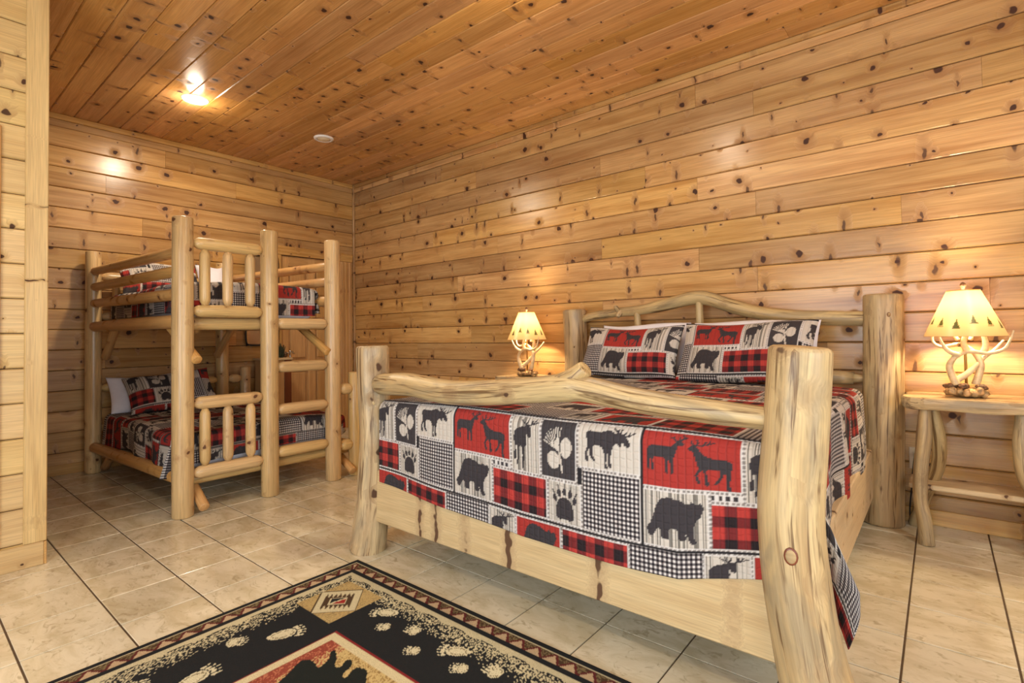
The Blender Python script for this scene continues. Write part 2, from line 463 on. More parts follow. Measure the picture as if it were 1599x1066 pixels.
def glass_mat():
    t = NT('window_glass')
    tr = t.n('ShaderNodeBsdfTransparent'); g = t.n('ShaderNodeBsdfGlossy'); g.inputs['Roughness'].default_value = 0.02
    mx = t.n('ShaderNodeMixShader'); mx.inputs[0].default_value = 0.06
    t.t.links.new(tr.outputs[0], mx.inputs[1]); t.t.links.new(g.outputs[0], mx.inputs[2]); t.t.links.new(mx.outputs[0], t.out.inputs[0])
    return t.m
M['glass'] = glass_mat()

# ------------------------------------------------------------------ the room
def cam_xy(p):
    d = Vector(p) - CAM
    z = d.dot(FW)
    if z < 0.05: return None
    return 799.5 + F_PX * d.dot(RI) / z, 533 + SHIFT - F_PX * d.dot(UP) / z

# floor: grout slab + tiles
fV, fF = box_geo((-0.2, YL - 0.2, -0.1), (XF + 0.2, 0.2, -0.004))
floor = tag(mesh_obj('floor', fV, fF, M['grout'], gc=fV), kind='structure')
TPX, TPY, TX0, TY0, GR = 0.3215, 0.3155, 2.818, -0.622, 0.0035
cells = []
i0, i1 = int(math.floor((0 - TX0) / TPX)), int(math.ceil((XF - TX0) / TPX))
j0, j1 = int(math.floor((YL - TY0) / TPY)), int(math.ceil((0 - TY0) / TPY))
for i in range(i0, i1):
    for j in range(j0, j1):
        xa, xb = max(0.0, TX0 + i * TPX + GR), min(XF, TX0 + (i + 1) * TPX - GR)
        ya, yb = max(YL, TY0 + j * TPY + GR), min(0.0, TY0 + (j + 1) * TPY - GR)
        if xb - xa < 0.01 or yb - ya < 0.01: continue
        pts = [cam_xy((x, y, 0)) for x in (xa, xb) for y in (ya, yb)]
        area = 0
        if all(p is not None for p in pts):
            xs = [p[0] for p in pts]; ys = [p[1] for p in pts]
            if max(xs) > -5 and min(xs) < 1604 and min(ys) < 1071: area = (max(xs) - min(xs)) * (max(ys) - min(ys))
        hidden = (3.80 < xa and xb < 5.9 and ya > -2.75) or (xa > 3.74 and yb < -2.48 and xb < 5.75)   # wholly under bed or rug
        cells.append((area if not hidden else 0, xa, xb, ya, yb))
cells.sort(reverse=True)
shared = {}
rest = MB()
for k, (area, xa, xb, ya, yb) in enumerate(cells):
    w, d = round(xb - xa, 4), round(yb - ya, 4)
    if area > 0 and k < 295:
        if (w, d) not in shared:
            V, F = box_geo((-w / 2, -d / 2, -0.008), (w / 2, d / 2, 0), 0.0018)
            ob = mesh_obj('tile', V, F, M['tile'], floor)
            shared[(w, d)] = ob
        else:
            ob = shared[(w, d)].copy(); COL.objects.link(ob)
        ob.location = ((xa + xb) / 2, (ya + yb) / 2, 0)
    else:
        rest.add(*box_geo((xa, ya, -0.008), (xb, yb, 0)))
tag(rest.build('tile_field', M['tile'], floor), kind='stuff')

def plank_geo(Ln, W, T, ch=0.005):
    """board along x, centred; face towards +z"""
    prof = [(-W / 2, 0), (-W / 2, T - ch), (-W / 2 + ch, T), (W / 2 - ch, T), (W / 2, T - ch), (W / 2, 0)]
    V = [(x, y, z) for x in (-Ln / 2, Ln / 2) for y, z in prof]
    F = [(i, i + 6, (i + 1) % 6 + 6, (i + 1) % 6) for i in range(6)] + [(5, 4, 3, 2, 1, 0), (6, 7, 8, 9, 10, 11)]
    G = [(v[0], v[1], 0.0) for v in V]
    return V, F, G
PCACHE = {}
def plank(parent, Ln, W, T, mat, mtx, ch=0.0065):
    k = (round(Ln, 3), round(W, 4), T, mat.name, ch, random.randint(0, 2))
    if k in PCACHE:
        me = PCACHE[k]
    else:
        V, F, G = plank_geo(k[0], k[1], T, ch)
        ox, oy = rng.uniform(0, 60, 2)
        o = mesh_obj('plank', V, F, mat, None, gc=[(g[0] + ox, g[1] + oy, 0) for g in G])
        me = o.data
        PCACHE[k] = me
        o.matrix_basis = mtx; o.parent = parent
        return o
    o = bpy.data.objects.new('plank', me); COL.objects.link(o)
    o.matrix_basis = mtx; o.parent = parent
    return o
def frame(xa, ya, za, loc):
    mm = Matrix((xa, ya, za)).transposed().to_4x4(); mm.translation = loc
    return mm
T = 0.018

# wall_right : plane y = 0, boards along x
bV, bF = box_geo((-0.2, T - 0.004, -0.1), (XF + 0.2, 0.25, ZC + 0.1))
wall_r = tag(mesh_obj('wall_right', bV, bF, M['backing'], gc=bV), kind='structure')
PIT = 0.1875
joints = {3.09: [1.75, 4.71, 6.6], 2.91: [2.3, 5.14], 2.72: [1.2, 3.84, 6.4], 2.53: [2.2, 4.27, 6.9], 2.34: [1.6, 4.71], 2.15: [2.6, 5.14], 1.96: [3.84, 6.0], 1.78: [2.0, 4.71, 7.0],
          1.59: [1.4, 5.14], 1.40: [3.84, 6.4], 1.21: [2.2, 4.71], 1.03: [1.3, 5.57], 0.84: [3.0, 6.7], 0.65: [2.0, 5.3], 0.46: [3.84, 6.15], 0.27: [2.4, 6.9], 0.09: [4.2]}
z = 3.181
lo = z - PIT
rows = []
zz = 3.369
while zz > 0.0:
    rows.append((max(zz - PIT, 0.0), min(zz, ZC)))
    zz -= PIT
for a, b in rows:
    if b - a < 0.03: continue
    mid = (a + b) / 2
    jk = min(joints, key=lambda q: abs(q - mid))
    xs = [0.0] + joints[jk] + [XF]
    for xa, xb in zip(xs[:-1], xs[1:]):
        plank(wall_r, xb - xa - 0.0015, b - a - 0.004, T, M['wall'], frame((1, 0, 0), (0, 0, 1), (0, -1, 0), ((xa + xb) / 2, T, mid)))
tag(box('baseboard_right', (0.0, -0.016, 0.0), (XF, 0.0, 0.0925), M['wall'], None, 'x', 0.003), kind='structure')
tag(box('trim_1', (0.03, -0.018, 3.176), (XF, 0.0, 3.235), M['wall'], None, 'x', 0.004), kind='structure')
tag(box('trim_2', (0.035, -0.034, 3.2355), (XF, 0.0, ZC), M['wall'], None, 'x', 0.006), kind='structure')

# wall_back : plane x = 0, boards along y
DOOR = (-1.03, -0.227, 2.215)         # door opening y0,y1,top
mb = MB()
mb.add(*box_geo((-0.25, YL - 0.2, -0.1), (-T + 0.004, DOOR[0], ZC + 0.1)))
mb.add(*box_geo((-0.25, DOOR[0], DOOR[2]), (-T + 0.004, DOOR[1], ZC + 0.1)))
mb.add(*box_geo((-0.25, DOOR[1], -0.1), (-T + 0.004, 0.2, ZC + 0.1)))
wall_b = tag(mb.build('wall_back', M['backing']), kind='structure')
PB = 0.1863
zz = 0.195 + PB * 17
bj = [[-1.9], [-2.6, -0.9], [-2.25], [-1.55], [-2.75], [-1.2], [-2.45], [-1.8], []]
k = 0
while zz > 0.0:
    a, b = max(zz - PB, 0.0), min(zz, ZC)
    zz -= PB; k += 1
    if b - a < 0.03: continue
    ys = [YL] + [-4.2] + bj[k % len(bj)] + [0.0]
    for ya, yb in zip(ys[:-1], ys[1:]):
        if a < DOOR[2] - 0.05:
            yb = min(yb, DOOR[0])
        if yb - ya < 0.05: continue
        plank(wall_b, yb - ya - 0.0015, b - a - 0.004, T, M['wall'], frame((0, 1, 0), (0, 0, 1), (1, 0, 0), (-T, (ya + yb) / 2, (a + b) / 2)))
    if a < DOOR[2] - 0.05:
        plank(wall_b, 0.0 - DOOR[1] - 0.001, b - a - 0.004, T, M['wall'], frame((0, 1, 0), (0, 0, 1), (1, 0, 0), (-T, DOOR[1] / 2, (a + b) / 2)))
tag(box('baseboard_back', (0.0, -3.6, 0.0), (0.016, DOOR[0] - 0.12, 0.092), M['wall'], None, 'y', 0.003), kind='structure')
tag(box('trim_3', (0.0, YL, 3.166), (0.018, -0.035, 3.228), M['wall'], None, 'y', 0.004), kind='structure')
tag(box('trim_4', (0.0, YL, 3.2285), (0.034, -0.035, ZC), M['wall'], None, 'y', 0.006), kind='structure')
tag(box('trim_5', (0.0, -0.03, 0.0), (0.03, 0.0, ZC), M['wall'], None, 'z', 0.006), kind='structure')

# door_1 in the back wall: six-panel pine door with wide casing
door = tag(box('door_1', (-0.05, DOOR[0], 0.005), (-0.028, DOOR[1], DOOR[2]), M['door'], None, 'z', 0.002), kind='structure')
dw = DOOR[1] - DOOR[0]
for ys in (DOOR[0], DOOR[0] + dw / 2 - 0.05, DOOR[1] - 0.1):
    box('stile', (-0.03, ys, 0.005), (-0.006, ys + 0.1, DOOR[2]), M['door'], door, 'z', 0.004)
for zs, hh in ((0.005, 0.2), (0.80, 0.13), (1.62, 0.10), (2.09, 0.125)):
    box('rail', (-0.03, DOOR[0] + 0.1, zs), (-0.0065, DOOR[1] - 0.1, zs + hh), M['door'], door, 'y', 0.004)
for zs, ze in ((0.23, 0.78), (0.955, 1.60), (1.745, 2.065)):
    for ya, yb in ((DOOR[0] + 0.125, DOOR[0] + dw / 2 - 0.075), (DOOR[0] + dw / 2 + 0.075, DOOR[1] - 0.125)):
        box('panel', (-0.03, ya, zs), (-0.010, yb, ze), M['door'], door, 'z', 0.012)
box('casing', (0.0, DOOR[1], 0.0), (0.022, -0.05, DOOR[2] + 0.005), M['door'], door, 'z', 0.006)
for q in (-0.19, -0.14, -0.09):
    box('casing_flute', (0.02, q - 0.012, 0.0), (0.028, q + 0.012, DOOR[2]), M['door'], door, 'z', 0.004)
box('casing', (0.0, DOOR[0] - 0.13, 0.0), (0.022, DOOR[0], DOOR[2] + 0.005), M['door'], door, 'z', 0.006)
box('casing_head', (0.0, DOOR[0] - 0.15, DOOR[2] + 0.005), (0.026, -0.04, DOOR[2] + 0.115), M['wall'], door, 'y', 0.005)

# wall_left : the near partition at x = 2.378
PX, PY = 2.378, -3.533
bV, bF = box_geo((PX - 0.13, YL, 0.0), (PX - T + 0.004, PY - 0.012, ZC))
wall_l = tag(mesh_obj('wall_left', bV, bF, M['backing'], gc=bV), kind='structure')
zz = 3.28 + 0.02
while zz > 0.0:
    a, b = max(zz - 0.1865, 0.0), min(zz, ZC)
    zz -= 0.1865
    if b - a < 0.03: continue
    plank(wall_l, (PY - 0.012) - YL, b - a - 0.004, T, M['pale'], frame((0, 1, 0), (0, 0, 1), (1, 0, 0), (PX - T, (PY - 0.012 + YL) / 2, (a + b) / 2)))
box('corner_board', (PX - 0.14, PY - 0.095, 0.125), (PX + 0.014, PY, ZC), M['pale'], wall_l, 'z', 0.004)
tag(box('baseboard_left', (PX - 0.0005, -3.722, 0.0), (PX + 0.014, PY - 0.012, 0.124), M['pale'], None, 'y', 0.003), kind='structure')
tag(box('baseboard_left_end', (PX - 0.13, PY - 0.0115, 0.0), (PX + 0.013, PY + 0.0, 0.122), M['door'], None, 'x', 0.002), kind='structure')
door2 = tag(box('door_2', (PX - 0.005, -4.75, 0.0), (PX + 0.006, -3.82, 2.26), M['door'], None, 'z', 0.004), kind='structure')
box('casing', (PX, -3.82, 0.0), (PX + 0.018, -3.722, 2.345), M['door'], door2, 'z', 0.004)
box('casing_head', (PX, -4.85, 2.26), (PX + 0.018, -3.82, 2.345), M['door'], door2, 'y', 0.004)

# walls behind the camera, with the windows that bring in daylight
def wall_with_hole(name, fixed, lo, hi, hole, axis):
    mb = MB()
    (a0, a1), (z0, z1) = (lo, hi), (0.0, ZC)
    h0, h1, hz0, hz1 = hole
    for (p, q, r, s) in ((a0, h0, z0, z1), (h1, a1, z0, z1), (h0, h1, z0, hz0), (h0, h1, hz1, z1)):
        if axis == 'x': mb.add(*box_geo((fixed, p, r), (fixed + 0.12, q, s)))
        else: mb.add(*box_geo((p, fixed - 0.12, r), (q, fixed, s)))
    return tag(mb.build(name, M['wall']), kind='structure')
wall_with_hole('wall_front', XF, YL - 0.12, 0.25, WIN_F, 'x')
wall_with_hole('wall_side', YL, -0.2, XF, WIN_L, 'y')
def window(name, axis, fixed, hole):
    a0, a1, z0, z1 = hole
    def bx(n, p, q, r, s, par, mat, d0=0.0, d1=0.06):
        lo, hi = ((fixed + d0, p, r), (fixed + d1, q, s)) if axis == 'x' else ((p, fixed - d1, r), (q, fixed - d0, s))
        return box(n, lo, hi, mat, par, 'z', 0.003)
    w = tag(bx(name, a0, a0 + 0.06, z0, z1, None, M['pale']), kind='structure')
    bx('frame', a1 - 0.06, a1, z0, z1, w, M['pale']); bx('frame', a0 + 0.06, a1 - 0.06, z1 - 0.06, z1, w, M['pale']); bx('frame', a0 + 0.06, a1 - 0.06, z0, z0 + 0.06, w, M['pale'])
    mid = (a0 + a1) / 2
    bx('mullion', mid - 0.04, mid + 0.04, z0 + 0.06, z1 - 0.06, w, M['pale'])
    bx('pane', a0 + 0.06, mid - 0.04, z0 + 0.06, z1 - 0.06, w, M['glass'], 0.028, 0.032)
    bx('pane', mid + 0.04, a1 - 0.06, z0 + 0.06, z1 - 0.06, w, M['glass'], 0.028, 0.032)
window('window_1', 'x', XF, WIN_F)
window('window_2', 'y', YL, WIN_L)

# ceiling : boards along x
bV, bF = box_geo((-0.2, YL - 0.2, ZC + T - 0.004), (XF + 0.2, 0.2, ZC + 0.2))
ceil = tag(mesh_obj('ceiling', bV, bF, M['backing'], gc=bV), kind='structure')
PC = 0.1745
y = -2.995 + PC * 18
CANHOLES = [(1.25, -2.405), (1.262, -1.197)]
while y > YL:
    ya, yb = max(y - PC, YL), min(y, 0.0)
    y -= PC
    if yb - ya < 0.02: continue
    xs = [0.0]
    while xs[-1] < XF - 0.8: xs.append(xs[-1] + random.uniform(1.1, 3.0))
    xs[-1] = XF
    for xa, xb in zip(xs[:-1], xs[1:]):
        plank(ceil, xb - xa - 0.0015, yb - ya - 0.0015, T, M['ceil'], frame((1, 0, 0), (0, -1, 0), (0, 0, -1), ((xa + xb) / 2, (ya + yb) / 2, ZC + T)), 0.006)

# ------------------------------------------------------------------ ceiling lights
def lathe(prof, seg=32):
    V = [(r * math.cos(2 * math.pi * j / seg), r * math.sin(2 * math.pi * j / seg), z) for r, z in prof for j in range(seg)]
    n = len(prof)
    F = [(i * seg + j, i * seg + (j + 1) % seg, (i + 1) * seg + (j + 1) % seg, (i + 1) * seg + j) for i in range(n - 1) for j in range(seg)]
    return V, F
def lathe_obj(name, prof, mat, parent, loc, seg=32, capends=False, smooth=True):
    V, F = lathe(prof, seg)
    if capends: F = F + [tuple(reversed(range(seg))), tuple(range((len(prof) - 1) * seg, len(prof) * seg))]
    V = [(v[0] + loc[0], v[1] + loc[1], v[2] + loc[2]) for v in V]
    return mesh_obj(name, V, F, mat, parent, gc=V, smooth=smooth)
for i, (x, y) in enumerate(CANS):
    lab = ('lit round recessed ceiling light above the bunk bed', 'lit recessed ceiling light above the foot of the big log bed', 'added unseen recessed ceiling light past the right nightstand', 'added unseen recessed ceiling light near the wide side window', 'added unseen recessed ceiling light near the front window')[i]
    e = empty('recessed_light', (x, y, ZC), lab, 'ceiling light', 'recessed ceiling lights')
    lathe_obj('trim_ring', [(0.072, -0.004), (0.078, -0.010), (0.098, -0.009), (0.106, 0.0)], M['white'], e, (x, y, ZC))
    lathe_obj('lens', [(0.074, -0.004), (0.05, -0.014), (0.02, -0.019), (0.001, -0.020)], M['lens'], e, (x, y, ZC))
    l = bpy.data.lights.new('recessed_light_lamp', 'POINT')
    l.energy = CAN_W; l.shadow_soft_size = 0.06
    l.color = (1.0, 0.85, 0.66)
    o = bpy.data.objects.new('recessed_light_lamp', l); o.location = (x, y, ZC - 0.12); COL.objects.link(o)
    put_parent(o, e)
    l = bpy.data.lights.new('recessed_light_beam', 'AREA')
    l.shape = 'DISK'; l.size = 0.14; l.energy = CAN_W * (1.9 if i else 4.0); l.color = (1.0, 0.85, 0.66)
    o = bpy.data.objects.new('recessed_light_beam', l); o.location = (x, y, ZC - 0.024); COL.objects.link(o)
    put_parent(o, e)
e = empty('recessed_speaker', (1.262, -1.197, ZC), 'small unlit white round fixture in the ceiling near the corner', 'ceiling fixture')
lathe_obj('trim_ring', [(0.066, -0.012), (0.072, -0.016), (0.094, -0.012), (0.100, 0.0)], M['white'], e, (1.262, -1.197, ZC))
lathe_obj('cover', [(0.067, -0.006), (0.062, -0.014), (0.03, -0.022), (0.001, -0.024)], M['ivory'], e, (1.262, -1.197, ZC))

# ------------------------------------------------------------------ printed cloth
def smooth_poly(P, n=4):
    P = np.asarray(P, float); out = []
    N = len(P)
    for i in range(N):
        p0, p1, p2, p3 = P[i - 1], P[i], P[(i + 1) % N], P[(i + 2) % N]
        for t in np.arange(n) / n:
            out.append(0.5 * (2 * p1 + (p2 - p0) * t + (2 * p0 - 5 * p1 + 4 * p2 - p3) * t * t + (3 * p1 - p0 - 3 * p2 + p3) * t ** 3))
    return np.array(out)
def inside(x, y, P):
    r = np.zeros(len(x), bool)
    x0, y0 = P[-1]
    for x1, y1 in P:
        if y0 != y1:
            c = ((y1 > y) != (y0 > y)) & (x < (x0 - x1) * (y - y1) / (y0 - y1) + x1)
            r ^= c
        x0, y0 = x1, y1
    return r
def stroke(x, y, pts, w):
    r = np.zeros(len(x), bool)
    for (ax, ay), (bx, by) in zip(pts[:-1], pts[1:]):
        dx, dy = bx - ax, by - ay
        t = np.clip(((x - ax) * dx + (y - ay) * dy) / (dx * dx + dy * dy + 1e-9), 0, 1)
        r |= (x - ax - t * dx) ** 2 + (y - ay - t * dy) ** 2 < w * w
    return r
BEAR = [(640, 480), (645, 466), (634, 440), (622, 450), (604, 438), (592, 449), (560, 433), (520, 428), (494, 440), (478, 470), (468, 510), (456, 545), (445, 562), (450, 588), (468, 598), (474, 578), (490, 556), (494, 592), (512, 602), (526, 596), (522, 572), (532, 556), (552, 560), (553, 588), (562, 602), (582, 600), (582, 576), (590, 592), (600, 617), (621, 611), (612, 590), (608, 560), (618, 522), (634, 502)]
MOOSE = [(1492, 338), (1484, 354), (1465, 350), (1450, 336), (1443, 360), (1432, 352), (1420, 342), (1405, 356), (1394, 382), (1392, 402), (1386, 440), (1394, 482), (1377, 482), (1375, 440), (1368, 402), (1363, 468), (1373, 488), (1354, 488), (1352, 430), (1347, 390), (1328, 366), (1300, 362), (1286, 376), (1291, 402), (1286, 425), (1304, 458), (1284, 452), (1269, 426), (1271, 402), (1262, 388), (1256, 422), (1264, 462), (1244, 460), (1241, 415), (1254, 380), (1258, 350), (1249, 320), (1252, 295), (1270, 285), (1310, 290), (1350, 283), (1380, 274), (1408, 288), (1426, 287), (1445, 286), (1465, 300), (1482, 318)]
MOOSE_A = [[(1440, 292), (1415, 276), (1404, 262)], [(1425, 282), (1428, 264)], [(1440, 292), (1445, 266)], [(1450, 298), (1480, 300), (1512, 280)], [(1478, 299), (1490, 280)], [(1460, 298), (1468, 276)]]
MOOSE2 = [(905, 232), (912, 262), (903, 284), (890, 280), (881, 264), (884, 292), (881, 322), (872, 332), (869, 382), (862, 438), (851, 436), (856, 382), (852, 337), (838, 337), (836, 382), (829, 424), (818, 424), (826, 382), (822, 332), (816, 334), (818, 388), (812, 400), (803, 396), (807, 334), (804, 292), (811, 262), (830, 246), (852, 238), (872, 234), (888, 224)]
MOOSE2_A = [[(890, 230), (868, 220), (848, 205)], [(872, 220), (872, 203)], [(884, 225), (890, 206)], [(900, 230), (925, 220), (950, 210)], [(915, 224), (915, 204)], [(928, 218), (934, 202)]]
DEER1 = [(466, 222), (480, 199), (510, 194), (545, 197), (562, 184), (573, 168), (584, 166), (600, 178), (592, 187), (577, 192), (573, 215), (566, 240), (559, 262), (561, 300), (559, 334), (550, 334), (550, 292), (545, 264), (539, 300), (543, 333), (533, 332), (530, 264), (510, 257), (492, 257), (488, 280), (492, 302), (493, 325), (484, 325), (479, 296), (481, 264), (475, 286), (477, 320), (468, 320), (467, 280), (465, 245)]
DEER1_A = [[(580, 168), (592, 160), (598, 146), (594, 136)], [(594, 156), (606, 148)], [(575, 168), (565, 158), (562, 144)], [(567, 160), (556, 152)], [(584, 166), (583, 146)]]
DEER2 = [(613, 206), (622, 195), (636, 190), (649, 206), (660, 226), (690, 246), (730, 250), (752, 258), (758, 292), (753, 302), (751, 312), (752, 342), (746, 372), (750, 410), (738, 411), (735, 372), (738, 346), (729, 322), (724, 346), (705, 384), (697, 380), (714, 344), (714, 310), (680, 306), (673, 320), (676, 352), (680, 391), (668, 391), (665, 352), (661, 312), (651, 322), (643, 342), (652, 380), (641, 378), (633, 342), (644, 308), (640, 280), (635, 250), (630, 224), (618, 214)]
DEER2_A = [[(638, 190), (660, 186), (684, 176), (696, 168)], [(664, 185), (672, 168)], [(682, 176), (684, 164)], [(634, 190), (624, 178), (622, 166)], [(640, 188), (646, 172), (640, 162)]]
def fit(P, bb, keep=None):
    """shape traced in crop pixels (y down) -> unit square 0..1 of its box bb"""
    P = np.asarray(P, float)
    return np.c_[(P[:, 0] - bb[0]) / (bb[2] - bb[0]), (P[:, 1] - bb[1]) / (bb[3] - bb[1])]
def animal(x, y, poly, bb, strokes=(), sw=4.0):
    """x,y in cell units 0..1 (y down) -> mask"""
    X = bb[0] + x * (bb[2] - bb[0]); Y = bb[1] + y * (bb[3] - bb[1])
    m = inside(X, Y, smooth_poly(poly, 3))
    for s in strokes: m |= stroke(X, Y, s, sw)
    return m
def ell(x, y, cx, cy, rx, ry, a=0.0):
    c, s = math.cos(a), math.sin(a)
    dx, dy = x - cx, y - cy
    return ((c * dx + s * dy) / rx) ** 2 + ((-s * dx + c * dy) / ry) ** 2 < 1
def plaid(u, v, p=0.040):
    a = (np.floor(u / p) % 2) * 1.0; b = (np.floor(v / p) % 2) * 1.0
    s = a + b
    st = (np.floor(u / p * 6) % 2 == 0)[:, None] * 0.12 + 0.94
    return np.where(s[:, None] < 0.5, lin((164, 54, 47)), np.where(s[:, None] < 1.5, lin((106, 36, 36)), lin((36, 27, 29)))) * st
def paw_mask(x, y):
    m = ell(x, y, 0.5, 0.68, 0.27, 0.20) | ell(x, y, 0.5, 0.55, 0.22, 0.17) | ell(x, y, 0.36, 0.80, 0.12, 0.10) | ell(x, y, 0.64, 0.80, 0.12, 0.10)
    for i, (tx, ty) in enumerate(((0.22, 0.42), (0.34, 0.29), (0.5, 0.25), (0.66, 0.29), (0.79, 0.42))):
        m |= ell(x, y, tx, ty, 0.062, 0.088, (i - 2) * 0.25)
        m |= stroke(x, y, [(tx, ty - 0.08), (tx + (i - 2) * 0.035, ty - 0.19)], 0.018)
    return m
def cone_mask(x, y):
    m = ell(x, y, 0.70, 0.45, 0.15, 0.17, 0.5) | ell(x, y, 0.36, 0.67, 0.17, 0.145, 0.3)
    for a in np.linspace(-2.75, -1.35, 9):
        m |= stroke(x, y, [(0.48, 0.50), (0.48 + 0.40 * math.cos(a), 0.50 + 0.36 * math.sin(a))], 0.011)
    return m | stroke(x, y, [(0.5, 0.45), (0.6, 0.85)], 0.025)
PXW, PYH = 0.955, 0.60
CELLS = [(0, .345, 0, .20, 'deer'), (.345, .505, 0, .235, 'moose2'), (.505, .685, 0, .235, 'cone'), (.685, .955, 0, .17, 'moose'), (.235, .345, .20, .235, 'strip'),
         (0, .235, .20, .40, 'bear'), (.235, .54, .235, .40, 'plaid'), (.54, .705, .235, .40, 'paw'), (.705, .955, .17, .40, 'ging'),
         (0, .208, .41, .59, 'ging2'), (.905, .955, .41, .59, 'ging2'), (.208, .363, .41, .59, 'moose2'), (.363, .605, .41, .59, 'redbear'), (.605, .905, .41, .59, 'plaid')]
def quilt_print(pu, pv):
    per = np.floor(pv / PYH)
    x = np.mod(pu + per * 0.36, PXW); y = np.mod(pv, PYH)
    col = np.tile(BLK, (len(x), 1)); wv = np.zeros((len(x), 2))
    for x0, x1, y0, y1, typ in CELLS:
        ids = np.nonzero((x >= x0) & (x < x1) & (y >= y0) & (y < y1))[0]
        if not len(ids): continue
        X, Y = x[ids], y[ids]
        w, h = x1 - x0, y1 - y0
        wm = np.zeros((len(ids), 2))
        a, b = (X - x0) / w, (Y - y0) / h
        if typ == 'deer':
            c = np.tile(RED, (len(ids), 1))
            k = animal((X - x0) / w, b, DEER1, (446, 112, 790, 424), DEER1_A, 3.6) | animal(a, b, DEER2, (446, 122, 790, 428), DEER2_A, 3.6)
            c[k] = DRK
        elif typ == 'moose2':
            c = np.tile(BEI, (len(ids), 1)); k = animal(a, b, MOOSE2, (785, 180, 965, 465), MOOSE2_A, 3.6); c[k] = DRK; wm[:, 1] = ~k
        elif typ == 'moose':
            c = np.tile(BEI, (len(ids), 1)); c[animal(a, b, MOOSE, (1195, 236, 1550, 512), MOOSE_A, 4.2)] = DRK
        elif typ == 'cone':
            c = np.tile(lin((58, 53, 54)), (len(ids), 1)); c[cone_mask(a, b)] = BEI
        elif typ == 'strip':
            c = np.tile(WHT, (len(ids), 1)); c[(np.mod(X, 0.024) < 0.012) & (b > 0.3) & (b < 0.8)] = DRK
        elif typ == 'bear':
            c = np.tile(BEI, (len(ids), 1)); k = animal(a, b, BEAR, (428, 395, 665, 640)); c[k] = DRK; wm[:, 1] = ~k
        elif typ == 'redbear':
            c = np.tile(RED, (len(ids), 1)); c[animal(a, b, BEAR, (420, 400, 672, 625))] = DRK
        elif typ == 'plaid': c = plaid(X, Y)
        elif typ == 'paw':
            c = np.tile(BEI, (len(ids), 1)); k = paw_mask(a, b); c[k] = DRK; wm[:, 1] = 0.45 * ~k
        else: c = np.tile(MID, (len(ids), 1)); wm[:, 0] = 1
        # stitched white edging with dark dashes
        if typ not in ('ging2',):
            e = np.minimum(np.minimum(X - x0, x1 - X), np.minimum(Y - y0, y1 - Y))
            ed = e < 0.0075
            dash = np.mod(np.where(np.minimum(X - x0, x1 - X) < np.minimum(Y - y0, y1 - Y), Y, X), 0.016) < 0.010
            c[ed] = WHT; wm[ed] = 0
            c[ed & (e < 0.0032) & dash] = MID
        col[ids] = c; wv[ids] = wm
    dl = (np.minimum(x, PXW - x) < 0.005) & (y < 0.40)
    col[dl] = BLK; wv[dl] = 0
    return col, wv, np.c_[x, y]

def wrinkle(u, v, amp, seed, fu=7.0, fv=7.0):
    r = np.random.default_rng(seed); z = np.zeros(len(u))
    for k in range(9):
        a, b, p = r.uniform(-fu, fu), r.uniform(-fv, fv), r.uniform(0, 6.28)
        z += np.sin(a * u + b * v + p) / 9 ** 0.5 * 0.6
    return amp * z

def edge_curve(t, r):
    """arc length beyond an edge -> (outward, downward)"""
    q = math.pi * r / 2
    out = np.where(t <= 0, 0, np.where(t < q, r * np.sin(np.clip(t, 0, q) / r), r))
    dn = np.where(t <= 0, 0, np.where(t < q, r * (1 - np.cos(np.clip(t, 0, q) / r)), r + (t - q)))
    return out, dn

